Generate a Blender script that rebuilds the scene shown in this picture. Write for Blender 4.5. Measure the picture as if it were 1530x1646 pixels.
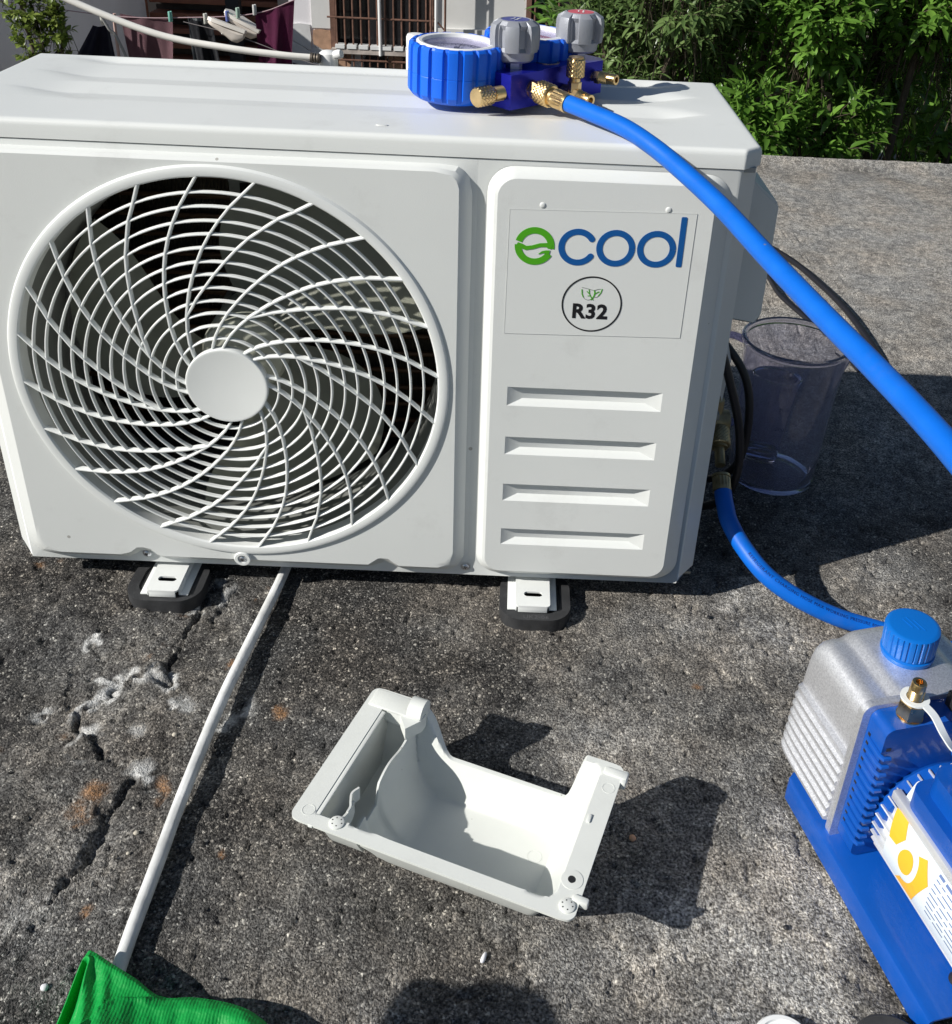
import bpy, bmesh, math, random
import numpy as np
from mathutils import Vector, Matrix, Euler
from mathutils.geometry import tessellate_polygon
R = math.radians
sc = bpy.context.scene
for o in list(bpy.data.objects): bpy.data.objects.remove(o)
COL = sc.collection

# ------------------------------------------------------------------ camera
cd = bpy.data.cameras.new('camera'); cam = bpy.data.objects.new('camera', cd); COL.objects.link(cam)
cam.location = (0.5319, -0.9194, 0.7524)
cam.rotation_euler = (R(61.1196), R(-2.2964), R(0.9396))
cd.sensor_fit = 'HORIZONTAL'; cd.sensor_width = 36.0
cd.lens = 1627.1 / 1530 * 36
cd.shift_x = -(816.3 - 765) / 1530; cd.shift_y = (626.0 - 823) / 1530
cd.clip_start = 0.02; cd.clip_end = 400
sc.camera = cam
# ------------------------------------------------------------------ light
SUN = Vector((0.91 * 1.5, 0.416 * 1.5, -1.0)).normalized()      # direction the light travels
elev = math.asin(-SUN.z); az = math.atan2(-SUN.x, -SUN.y)
w = bpy.data.worlds.new('World'); sc.world = w; w.use_nodes = True
nt = w.node_tree; nt.nodes.clear()
sky = nt.nodes.new('ShaderNodeTexSky'); sky.sky_type = 'NISHITA'; sky.sun_disc = False
sky.sun_elevation = elev; sky.sun_rotation = az; sky.air_density = 1.0; sky.dust_density = 0.6; sky.ozone_density = 1.5
bg = nt.nodes.new('ShaderNodeBackground'); bg.inputs[1].default_value = 0.05
wo = nt.nodes.new('ShaderNodeOutputWorld')
nt.links.new(sky.outputs[0], bg.inputs[0]); nt.links.new(bg.outputs[0], wo.inputs[0])
sd = bpy.data.lights.new('sun', 'SUN'); sd.energy = 4.8; sd.angle = R(0.5); sd.color = (1.0, 0.965, 0.91)
so = bpy.data.objects.new('sun', sd); COL.objects.link(so)
so.rotation_euler = SUN.to_track_quat('-Z', 'Y').to_euler(); so.location = (-3, -3, 4)
sc.view_settings.view_transform = 'Standard'; sc.view_settings.look = 'None'
sc.view_settings.exposure = 0.2; sc.view_settings.gamma = 1.0; sc.view_settings.use_curve_mapping = False
sc.render.engine = 'CYCLES'
sc.cycles.max_bounces = 10; sc.cycles.transparent_max_bounces = 12; sc.cycles.transmission_bounces = 10

# ------------------------------------------------------------------ materials
MATS = {}
def mat(name, col, rough=.5, metal=0., bump=0., bscale=200., var=0., vscale=8., spec=.5, sheen=0., coat=0., trans=0., ior=1.45, specks=0.):
    if name in MATS: return MATS[name]
    m = bpy.data.materials.new(name); m.use_nodes = True; t = m.node_tree; b = t.nodes['Principled BSDF']
    b.inputs['Base Color'].default_value = (*col, 1); b.inputs['Roughness'].default_value = rough
    b.inputs['Metallic'].default_value = metal; b.inputs['Specular IOR Level'].default_value = spec
    b.inputs['IOR'].default_value = ior
    if trans: b.inputs['Transmission Weight'].default_value = trans
    if coat: b.inputs['Coat Weight'].default_value = coat
    if sheen: b.inputs['Sheen Weight'].default_value = sheen
    tc = t.nodes.new('ShaderNodeTexCoord')
    if var:
        n = t.nodes.new('ShaderNodeTexNoise'); n.inputs['Scale'].default_value = vscale; n.inputs['Detail'].default_value = 6
        t.links.new(tc.outputs['Object'], n.inputs['Vector'])
        mx = t.nodes.new('ShaderNodeMix'); mx.data_type = 'RGBA'
        mx.inputs[6].default_value = (*[c * (1 - var) for c in col], 1); mx.inputs[7].default_value = (*[min(1, c * (1 + var)) for c in col], 1)
        rp = t.nodes.new('ShaderNodeMapRange'); rp.inputs[1].default_value = .3; rp.inputs[2].default_value = .7
        t.links.new(n.outputs[0], rp.inputs[0]); t.links.new(rp.outputs[0], mx.inputs[0]); t.links.new(mx.outputs[2], b.inputs['Base Color'])
        r2 = t.nodes.new('ShaderNodeMapRange'); r2.inputs[3].default_value = max(0, rough - .08); r2.inputs[4].default_value = min(1, rough + .12)
        t.links.new(n.outputs[0], r2.inputs[0]); t.links.new(r2.outputs[0], b.inputs['Roughness'])
    if bump:
        n = t.nodes.new('ShaderNodeTexNoise'); n.inputs['Scale'].default_value = bscale; n.inputs['Detail'].default_value = 3
        t.links.new(tc.outputs['Object'], n.inputs['Vector'])
        bp = t.nodes.new('ShaderNodeBump'); bp.inputs['Strength'].default_value = bump; bp.inputs['Distance'].default_value = .001
        t.links.new(n.outputs[0], bp.inputs['Height']); t.links.new(bp.outputs[0], b.inputs['Normal'])
    if specks:
        v = t.nodes.new('ShaderNodeTexVoronoi'); v.inputs['Scale'].default_value = specks; t.links.new(tc.outputs['Object'], v.inputs['Vector'])
        sp_c = t.nodes.new('ShaderNodeSeparateColor'); t.links.new(v.outputs['Color'], sp_c.inputs[0])
        rad = t.nodes.new('ShaderNodeMapRange'); rad.inputs[1].default_value = .72; rad.inputs[2].default_value = 1.; rad.inputs[4].default_value = .085; t.links.new(sp_c.outputs[0], rad.inputs[0])
        lt = t.nodes.new('ShaderNodeMath'); lt.operation = 'LESS_THAN'; t.links.new(v.outputs['Distance'], lt.inputs[0]); t.links.new(rad.outputs[0], lt.inputs[1])
        sc_ = t.nodes.new('ShaderNodeMath'); sc_.operation = 'MULTIPLY'; sc_.inputs[1].default_value = .6; t.links.new(lt.outputs[0], sc_.inputs[0])
        # faint smudges
        n9 = t.nodes.new('ShaderNodeTexNoise'); n9.inputs['Scale'].default_value = 14; n9.inputs['Detail'].default_value = 8; n9.inputs['Roughness'].default_value = .7; t.links.new(tc.outputs['Object'], n9.inputs['Vector'])
        r9 = t.nodes.new('ShaderNodeMapRange'); r9.inputs[1].default_value = .56; r9.inputs[2].default_value = .78; r9.inputs[4].default_value = .16; t.links.new(n9.outputs[0], r9.inputs[0])
        ad = t.nodes.new('ShaderNodeMath'); ad.operation = 'MAXIMUM'; t.links.new(sc_.outputs[0], ad.inputs[0]); t.links.new(r9.outputs[0], ad.inputs[1])
        mz = t.nodes.new('ShaderNodeMix'); mz.data_type = 'RGBA'; t.links.new(ad.outputs[0], mz.inputs[0])
        src = b.inputs['Base Color'].links
        if src: t.links.new(src[0].from_socket, mz.inputs[6])
        else: mz.inputs[6].default_value = (*col, 1)
        mz.inputs[7].default_value = (.20, .18, .15, 1); t.links.new(mz.outputs[2], b.inputs['Base Color'])
    MATS[name] = m
    return m
M_WHITE = mat('unit_powder_coat', (.70, .72, .70), .38, bump=.12, bscale=900, var=.03, vscale=5, specks=38)
M_PLAST = mat('grille_plastic', (.76, .78, .76), .36, var=.02, vscale=20)
M_LABEL = mat('label_film', (.70, .72, .70), .22)
M_COVER = mat('cover_plastic', (.69, .71, .675), .40, bump=.08, bscale=700, var=.025, vscale=30, specks=90)
M_GALV = mat('galvanised_inside', (.30, .31, .29), .5, .6, var=.2, vscale=12)
M_INNER = mat('inner_steel', (.32, .32, .29), .55, .4, var=.15, vscale=10)
M_FAN = mat('fan_blade_grey', (.42, .43, .36), .35, var=.12, vscale=9)
M_COIL = mat('coil_fins', (.14, .115, .085), .5, .5, var=.3, vscale=60)
M_COPPER = mat('copper', (.30, .17, .10), .5, .6)
M_DARK = mat('dark_plastic', (.02, .02, .022), .45)
M_RUBBER = mat('black_rubber', (.035, .036, .038), .55, bump=.3, bscale=300, var=.25, vscale=60)
M_CABLE_SHADE = mat('black_cable_and_shade', (.012, .012, .016), .4)
M_BHOSE = mat('blue_hose_rubber', (.002, .125, .58), .42, bump=.1, bscale=500, var=.06, vscale=40, spec=.4, specks=70)
M_BBOOT = mat('blue_rubber_boot', (.002, .125, .72), .45, bump=.15, bscale=600)
M_ANOD = mat('blue_anodised', (.02, .025, .42), .28, .55, bump=.05, bscale=800)
M_BRASS = mat('brass', (.78, .56, .27), .27, 1., bump=.05, bscale=900, var=.12, vscale=80)
M_BRASSD = mat('tarnished_brass', (.40, .33, .19), .42, .85, var=.3, vscale=90)
M_STEEL = mat('zinc_screw', (.62, .64, .68), .3, 1.)
M_KNOB = mat('grey_knob', (.33, .345, .38), .42, .25, bump=.25, bscale=1200, var=.05, vscale=60)
M_KBLUE = mat('knob_blue_disc', (.008, .02, .24), .3)
M_KRED = mat('knob_red_disc', (.55, .02, .06), .3)
M_DIAL = mat('gauge_dial', (.75, .77, .76), .4)
M_DIALD = mat('dial_print', (.07, .09, .14), .4)
M_WPL = mat('white_plastic', (.80, .81, .80), .35)
M_PVC = mat('aged_pvc', (.82, .80, .74), .4, var=.08, vscale=12)
M_PBLUE = mat('pump_blue_paint', (.003, .072, .36), .3, bump=.15, bscale=350, var=.1, vscale=14, coat=.4, specks=60)
M_CAPB = mat('blue_cap_plastic', (.002, .13, .50), .36, bump=.1, bscale=500)
M_ORANGE = mat('print_yellow', (.80, .42, .03), .45)
M_PTXT = mat('print_grey_blue', (.12, .18, .36), .5)
M_STICK = mat('sticker_white', (.62, .68, .72), .3)
M_GREEN = mat('print_green', (.07, .36, .01), .45)
M_PBL = mat('print_blue', (.003, .085, .30), .45)
M_BLACK = mat('print_black', (.008, .008, .01), .45)
M_PGREY = mat('print_grey', (.3, .32, .3), .45)
M_GREY = mat('seam_grey', (.35, .36, .35), .6)
M_SEDGE = mat('sticker_edge', (.56, .575, .56), .6)
def mat_sparkle():
    m = bpy.data.materials.new('cast_aluminium'); m.use_nodes = True; t = m.node_tree; b = t.nodes['Principled BSDF']
    b.inputs['Metallic'].default_value = .75; b.inputs['Roughness'].default_value = .42
    tc = t.nodes.new('ShaderNodeTexCoord'); v = t.nodes.new('ShaderNodeTexVoronoi'); v.inputs['Scale'].default_value = 900
    t.links.new(tc.outputs['Object'], v.inputs['Vector'])
    cr = t.nodes.new('ShaderNodeValToRGB'); cr.color_ramp.elements[0].color = (.58, .59, .62, 1); cr.color_ramp.elements[1].color = (.88, .89, .92, 1)
    t.links.new(v.outputs['Color'], cr.inputs[0]); t.links.new(cr.outputs[0], b.inputs['Base Color'])
    bp = t.nodes.new('ShaderNodeBump'); bp.inputs['Strength'].default_value = .22; bp.inputs['Distance'].default_value = .0004
    t.links.new(v.outputs['Color'], bp.inputs['Height']); t.links.new(bp.outputs[0], b.inputs['Normal'])
    return m
M_ALU = mat_sparkle()
M_MOTOR = mat('motor_aluminium', (.74, .76, .78), .38, .5, bump=.1, bscale=500, var=.05, vscale=30)
def mat_plastic_clear():
    m = bpy.data.materials.new('clear_tinted_plastic'); m.use_nodes = True; t = m.node_tree; t.nodes.remove(t.nodes['Principled BSDF'])
    N = t.nodes.new; L = t.links.new; out = t.nodes['Material Output']
    tr = N('ShaderNodeBsdfTransparent'); lw = N('ShaderNodeLayerWeight'); lw.inputs[0].default_value = .35
    cr = N('ShaderNodeValToRGB'); cr.color_ramp.elements[0].color = (.955, .95, .975, 1); cr.color_ramp.elements[1].color = (.62, .60, .80, 1); cr.color_ramp.elements[0].position = .35
    L(lw.outputs['Facing'], cr.inputs[0]); L(cr.outputs[0], tr.inputs[0])
    gl = N('ShaderNodeBsdfGlossy'); gl.inputs['Roughness'].default_value = .08; df = N('ShaderNodeBsdfDiffuse'); df.inputs[0].default_value = (.45, .47, .75, 1)
    fr = N('ShaderNodeFresnel'); fr.inputs[0].default_value = 1.45; m1 = N('ShaderNodeMixShader'); m2 = N('ShaderNodeMixShader'); m1.inputs[0].default_value = .075
    L(tr.outputs[0], m1.inputs[1]); L(df.outputs[0], m1.inputs[2]); pw = N('ShaderNodeMath'); pw.operation = 'POWER'; pw.inputs[1].default_value = 5; l2 = N('ShaderNodeLayerWeight'); l2.inputs[0].default_value = .5; L(l2.outputs['Facing'], pw.inputs[0]); mr = N('ShaderNodeMapRange'); mr.inputs[3].default_value = .03; mr.inputs[4].default_value = .55; L(pw.outputs[0], mr.inputs[0]); L(mr.outputs[0], m2.inputs[0]); L(m1.outputs[0], m2.inputs[1]); L(gl.outputs[0], m2.inputs[2]); L(m2.outputs[0], out.inputs[0])
    return m
M_FILM = mat_plastic_clear()
def mat_plastic_solid():
    m = bpy.data.materials.new('clear_tinted_plastic_solid'); m.use_nodes = True; b = m.node_tree.nodes['Principled BSDF']
    b.inputs['Base Color'].default_value = (.84, .84, .96, 1); b.inputs['Transmission Weight'].default_value = .93; b.inputs['Roughness'].default_value = .035; b.inputs['IOR'].default_value = 1.36
    b.inputs['Specular Tint'].default_value = (1, 1, 1, 1)
    return m
M_CLEAR = mat_plastic_solid()
def mat_plastic_thick():
    m = mat('thick_clear_plastic', (.42, .42, .62), .12, trans=.0); t = m.node_tree; b = t.nodes['Principled BSDF']; tr = t.nodes.new('ShaderNodeBsdfTransparent'); tr.inputs[0].default_value = (.62, .61, .80, 1); ms = t.nodes.new('ShaderNodeMixShader'); ms.inputs[0].default_value = .30
    t.links.new(tr.outputs[0], ms.inputs[1]); t.links.new(b.outputs[0], ms.inputs[2]); t.links.new(ms.outputs[0], t.nodes['Material Output'].inputs[0]); return m
M_THICK = mat_plastic_thick()
def mat_leaf(name, c1, c2):
    m = bpy.data.materials.new(name); m.use_nodes = True; t = m.node_tree; b = t.nodes['Principled BSDF']
    oi = t.nodes.new('ShaderNodeNewGeometry')
    mx = t.nodes.new('ShaderNodeMix'); mx.data_type = 'RGBA'; mx.inputs[6].default_value = (*c1, 1); mx.inputs[7].default_value = (*c2, 1)
    ob = t.nodes.new('ShaderNodeObjectInfo')
    ad = t.nodes.new('ShaderNodeMath'); ad.operation = 'ADD'; t.links.new(oi.outputs['Random Per Island'], ad.inputs[0]); t.links.new(ob.outputs['Random'], ad.inputs[1])
    fr = t.nodes.new('ShaderNodeMath'); fr.operation = 'FRACT'; t.links.new(ad.outputs[0], fr.inputs[0])
    t.links.new(fr.outputs[0], mx.inputs[0]); t.links.new(mx.outputs[2], b.inputs['Base Color'])
    b.inputs['Roughness'].default_value = .33; b.inputs['Specular IOR Level'].default_value = .55
    tr = t.nodes.new('ShaderNodeBsdfTranslucent'); t.links.new(mx.outputs[2], tr.inputs[0])
    ms = t.nodes.new('ShaderNodeMixShader'); ms.inputs[0].default_value = .30
    out = t.nodes['Material Output']; t.links.new(b.outputs[0], ms.inputs[1]); t.links.new(tr.outputs[0], ms.inputs[2]); t.links.new(ms.outputs[0], out.inputs[0])
    return m
M_LEAFA = mat_leaf('broad_leaf', (.075, .17, .025), (.19, .36, .06))
M_LEAFB = mat_leaf('narrow_leaf', (.085, .15, .045), (.20, .29, .10))
M_LEAFC = mat_leaf('yellow_leaf', (.12, .19, .03), (.24, .30, .07))
M_BARK = mat('bark', (.09, .07, .05), .8, bump=.5, bscale=120, var=.3, vscale=30)

# ------------------------------------------------------------------ mesh helpers
def link(name, bm, m, parent=None, smooth=True, ang=35, recalc=True):
    if recalc: bmesh.ops.recalc_face_normals(bm, faces=bm.faces)
    me = bpy.data.meshes.new(name); bm.to_mesh(me); bm.free()
    if m: me.materials.append(m)
    o = bpy.data.objects.new(name, me); COL.objects.link(o)
    if smooth:
        me.polygons.foreach_set('use_smooth', [True] * len(me.polygons)); me.set_sharp_from_angle(angle=R(ang))
    if parent: o.parent = parent; 
    return o
def thing(name, label, cat, loc=(0, 0, 0), group=None):
    o = bpy.data.objects.new(name, None); COL.objects.link(o); o.location = loc; o.empty_display_size = .05
    o['label'] = label; o['category'] = cat
    if group: o['group'] = group
    return o
def tag(o, label, cat, group=None):
    o['label'] = label; o['category'] = cat
    if group: o['group'] = group
    return o
def rebase(o):
    """move a part's coordinates (built in world space) under its thing"""
    p = o.parent
    while p is not None and p.type != 'EMPTY': p = p.parent
    return o
def part(name, bm, m, parent, **k):
    """geometry is given in world coordinates; parent sits at its own origin"""
    o = link(name, bm, m, None, **k)
    o.parent = parent
    o.matrix_parent_inverse = WINV(parent)
    return o
def WM(o):
    m = Matrix.LocRotScale(o.location, o.rotation_euler, o.scale)
    if o.parent: m = WM(o.parent) @ o.matrix_parent_inverse @ m
    return m
def WINV(o): return WM(o).inverted()
def NB(): return bmesh.new()
def FR(o=(0, 0, 0), x=(1, 0, 0), y=(0, 1, 0), z=(0, 0, 1)):
    m = Matrix.Identity(4)
    for i, v in enumerate((x, y, z)):
        for k in range(3): m[k][i] = v[k]
    for k in range(3): m[k][3] = o[k]
    return m
FRONT = FR((0, 0, 0), (1, 0, 0), (0, 0, 1), (0, -1, 0))       # (a,b,c)->x,z,-y
def box(bm, lo, hi, F=None, bev=0., seg=2):
    c = [(lo[i] + hi[i]) / 2 for i in range(3)]; s = [abs(hi[i] - lo[i]) for i in range(3)]
    M = Matrix.Translation(c) @ Matrix.Diagonal((*s, 1))
    if F is not None: M = F @ M
    b2 = NB(); bmesh.ops.create_cube(b2, size=1, matrix=M)
    if bev: bmesh.ops.bevel(b2, geom=b2.edges[:], offset=bev, segments=seg, profile=.5, affect='EDGES')
    merge(bm, b2)
def merge(bm, b2):
    me = bpy.data.meshes.new('tmp'); b2.to_mesh(me); b2.free(); bm.from_mesh(me); bpy.data.meshes.remove(me)
def lathe(bm, prof, F=None, n=32, a0=0, a1=2 * math.pi, rf=None):
    """prof: list of (r, h); axis = local z of frame F"""
    F = F or Matrix.Identity(4); full = abs(a1 - a0 - 2 * math.pi) < 1e-6
    rings = []
    for j, (r, h) in enumerate(prof):
        ring = []
        if r < 1e-7: ring = [bm.verts.new(F @ Vector((0, 0, h)))]
        else:
            for i in range(n if full else n + 1):
                a = a0 + (a1 - a0) * i / n; rr = r if rf is None else rf(r, h, a, j)
                ring.append(bm.verts.new(F @ Vector((rr * math.cos(a), rr * math.sin(a), h))))
        rings.append(ring)
    for A, B in zip(rings, rings[1:]):
        m = max(len(A), len(B))
        for i in range(m if full else m - 1):
            k = (i + 1) % m
            if len(A) == 1 and len(B) == 1: continue
            if len(A) == 1: bm.faces.new((A[0], B[i], B[k]))
            elif len(B) == 1: bm.faces.new((A[i], A[k], B[0]))
            else: bm.faces.new((A[i], A[k], B[k], B[i]))
def solidext(bm, outer, holes, h0, h1, F=None, bev=0.):
    """extrude 2D polygon with holes between heights, closed"""
    F = F or Matrix.Identity(4); loops = [outer] + list(holes)
    flat = [p for l in loops for p in l]
    tris = tessellate_polygon([[Vector((p[0], p[1], 0)) for p in l] for l in loops])
    A = [bm.verts.new(F @ Vector((p[0], p[1], h0))) for p in flat]; B = [bm.verts.new(F @ Vector((p[0], p[1], h1))) for p in flat]
    for t in tris:
        try:
            bm.faces.new([A[i] for i in t]); bm.faces.new([B[i] for i in reversed(t)])
        except ValueError: pass
    k = 0
    for l in loops:
        n = len(l)
        for i in range(n): 
            a, b = k + i, k + (i + 1) % n
            bm.faces.new((A[a], A[b], B[b], B[a]))
        k += n
def flatpoly(bm, outer, holes, h, F=None):
    F = F or Matrix.Identity(4); loops = [outer] + list(holes); flat = [p for l in loops for p in l]
    tris = tessellate_polygon([[Vector((p[0], p[1], 0)) for p in l] for l in loops])
    A = [bm.verts.new(F @ Vector((p[0], p[1], h))) for p in flat]
    for t in tris:
        try: bm.faces.new([A[i] for i in t])
        except ValueError: pass
def rrect(x0, y0, x1, y1, r, n=6):
    out = []
    for cx, cy, a in ((x1 - r, y1 - r, 0), (x0 + r, y1 - r, 90), (x0 + r, y0 + r, 180), (x1 - r, y0 + r, 270)):
        for i in range(n + 1):
            t = R(a + 90 * i / n); out.append((cx + r * math.cos(t), cy + r * math.sin(t)))
    return out
def circle(cx, cy, r, n=32, a0=0): return [(cx + r * math.cos(a0 + 2 * math.pi * i / n), cy + r * math.sin(a0 + 2 * math.pi * i / n)) for i in range(n)]
def slot(cx, cy, w, h, n=8):
    r = h / 2; return rrect(cx - w / 2, cy - h / 2, cx + w / 2, cy + h / 2, r * .999, n)
def bridge(bm, A, B, close=True):
    n = len(A)
    for i in range(n if close else n - 1):
        k = (i + 1) % n; bm.faces.new((A[i], A[k], B[k], B[i]))
def catmull(P, per=8):
    P = [Vector(p) for p in P]; Q = [2 * P[0] - P[1]] + P + [2 * P[-1] - P[-2]]; out = []
    for i in range(1, len(Q) - 2):
        for k in range(per):
            t = k / per; a, b, c, d = Q[i - 1], Q[i], Q[i + 1], Q[i + 2]
            out.append(.5 * ((2 * b) + (c - a) * t + (2 * a - 5 * b + 4 * c - d) * t * t + (3 * b - a - 3 * c + d) * t ** 3))
    out.append(P[-1]); return out
def frames(P):
    T = [(P[min(i + 1, len(P) - 1)] - P[max(i - 1, 0)]).normalized() for i in range(len(P))]
    up = Vector((0, 0, 1)); 
    if abs(T[0].dot(up)) > .9: up = Vector((1, 0, 0))
    N = []; n = (up - T[0] * up.dot(T[0])).normalized()
    for t in T:
        n = (n - t * n.dot(t)).normalized(); N.append(n.copy())
    return T, N
def tube(bm, P, r, n=12, cap=True, rfn=None, twist=None):
    P = [Vector(p) for p in P]; T, N = frames(P); rings = []
    for i, p in enumerate(P):
        b = T[i].cross(N[i]); rr = r[i] if isinstance(r, (list, tuple)) else r; ring = []
        for k in range(n):
            a = 2 * math.pi * k / n; q = rr if rfn is None else rfn(i, k, rr)
            ring.append(bm.verts.new(p + (N[i] * math.cos(a) + b * math.sin(a)) * q))
        rings.append(ring)
    for A, B in zip(rings, rings[1:]): bridge(bm, A, B)
    if cap: bm.faces.new(list(reversed(rings[0]))); bm.faces.new(rings[-1])
def stroke(bm, pts, wd, F, h, thick=.0003, taper=None, closed=False):
    """flat ribbon of width wd along 2D points, as a very thin solid"""
    P = [Vector((p[0], p[1])) for p in pts]; n = len(P); L = []; Rr = []
    for i in range(n):
        a = P[(i - 1) % n] if (closed or i > 0) else P[i]; b = P[(i + 1) % n] if (closed or i < n - 1) else P[i]
        t = (b - a).normalized(); nn = Vector((-t.y, t.x)); ww = wd if taper is None else wd * taper[i]
        L.append(P[i] + nn * ww / 2); Rr.append(P[i] - nn * ww / 2)
    vs = [[bm.verts.new(F @ Vector((q[0], q[1], hh))) for q in S] for S in (L, Rr) for hh in (h, h + thick)]
    L0, L1, R0, R1 = vs; m = n if closed else n - 1
    for i in range(m):
        k = (i + 1) % n
        bm.faces.new((L1[i], L1[k], R1[k], R1[i])); bm.faces.new((L0[i], R0[i], R0[k], L0[k]))
        bm.faces.new((L0[i], L0[k], L1[k], L1[i])); bm.faces.new((R0[i], R1[i], R1[k], R0[k]))
def arc(cx, cy, r, a0, a1, n=24, sx=1): return [(cx + sx * r * math.cos(R(a0 + (a1 - a0) * i / n)), cy + r * math.sin(R(a0 + (a1 - a0) * i / n))) for i in range(n + 1)]
def text_bm(s, size, off=0., space=1., ext=0.):
    cu = bpy.data.curves.new('txt', 'FONT'); cu.body = s; cu.size = size; cu.offset = off; cu.space_character = space; cu.extrude = ext; cu.resolution_u = 3
    o = bpy.data.objects.new('txt', cu); COL.objects.link(o)
    me = bpy.data.meshes.new_from_object(o.evaluated_get(bpy.context.evaluated_depsgraph_get()))
    bm = NB(); bm.from_mesh(me); bpy.data.objects.remove(o); bpy.data.curves.remove(cu); bpy.data.meshes.remove(me); return bm
def knurl(bm, F, r, h0, h1, amp=.0006, n=64, m=16, ch=.0012):
    def rf(rr, h, a, j):
        if h < h0 + ch * .9 or h > h1 - ch * .9: return rr
        u = a * r / .0022; v = (h - h0) / .0022
        return rr + amp * (abs(math.sin((u + v) * math.pi / 2)) + abs(math.sin((u - v) * math.pi / 2)) - 1.2)
    prof = [(0, h0), (r - ch, h0), (r, h0 + ch)] + [(r, h0 + ch + (h1 - h0 - 2 * ch) * i / m) for i in range(1, m)] + [(r, h1 - ch), (r - ch, h1), (0, h1)]
    nn = max(24, int(round(2 * math.pi * r / .0022)) * 6)
    lathe(bm, prof, F, nn, rf=rf)
def axisframe(o, d, up=(0, 0, 1)):
    d = Vector(d).normalized(); up = Vector(up)
    if abs(d.dot(up)) > .95: up = Vector((0, 1, 0))
    x = up.cross(d).normalized(); y = d.cross(x); return FR(o, x, y, d)
def screw(name, loc, d, r, parent, m=M_STEEL):
    F = axisframe(loc, d); bm = NB()
    lathe(bm, [(r * 1.25, 0), (r * 1.25, r * .12), (r, r * .2), (r * .93, r * .45), (r * .7, r * .62), (r * .35, r * .7), (0, r * .7)], F, 20)
    o = part(name, bm, m, parent)
    bm = NB()
    for a in (20, 110):
        Q = F @ Matrix.Rotation(R(a), 4, 'Z'); box(bm, (-r * .5, -r * .1, r * .6), (r * .5, r * .1, r * .715), Q)
    c = part('screw_recess', bm, M_DARK, o)
    return o

# ------------------------------------------------------------------ noise (numpy)
rng = np.random.RandomState(7)
_T = rng.rand(256, 256)
def vnoise(x, y, s, seed=0):
    x = x * s + seed * 17.3; y = y * s + seed * 31.7
    xi = np.floor(x).astype(int); yi = np.floor(y).astype(int); fx = x - xi; fy = y - yi
    fx = fx * fx * (3 - 2 * fx); fy = fy * fy * (3 - 2 * fy)
    g = lambda a, b: _T[a & 255, b & 255]
    return (g(xi, yi) * (1 - fx) + g(xi + 1, yi) * fx) * (1 - fy) + (g(xi, yi + 1) * (1 - fx) + g(xi + 1, yi + 1) * fx) * fy
def fbm(x, y, s, o=4, seed=0):
    r = 0; a = .5
    for i in range(o): r = r + a * vnoise(x, y, s * 2 ** i, seed + i * 3); a *= .5
    return r / (1 - .5 ** o)
def segdist(x, y, P):
    d = np.full(x.shape, 9.)
    for a, b in zip(P, P[1:]):
        ax, ay = a; bx, by = b; vx, vy = bx - ax, by - ay; L = vx * vx + vy * vy
        t = np.clip(((x - ax) * vx + (y - ay) * vy) / L, 0, 1)
        d = np.minimum(d, np.hypot(x - ax - t * vx, y - ay - t * vy))
    return d
G = -.033

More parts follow.
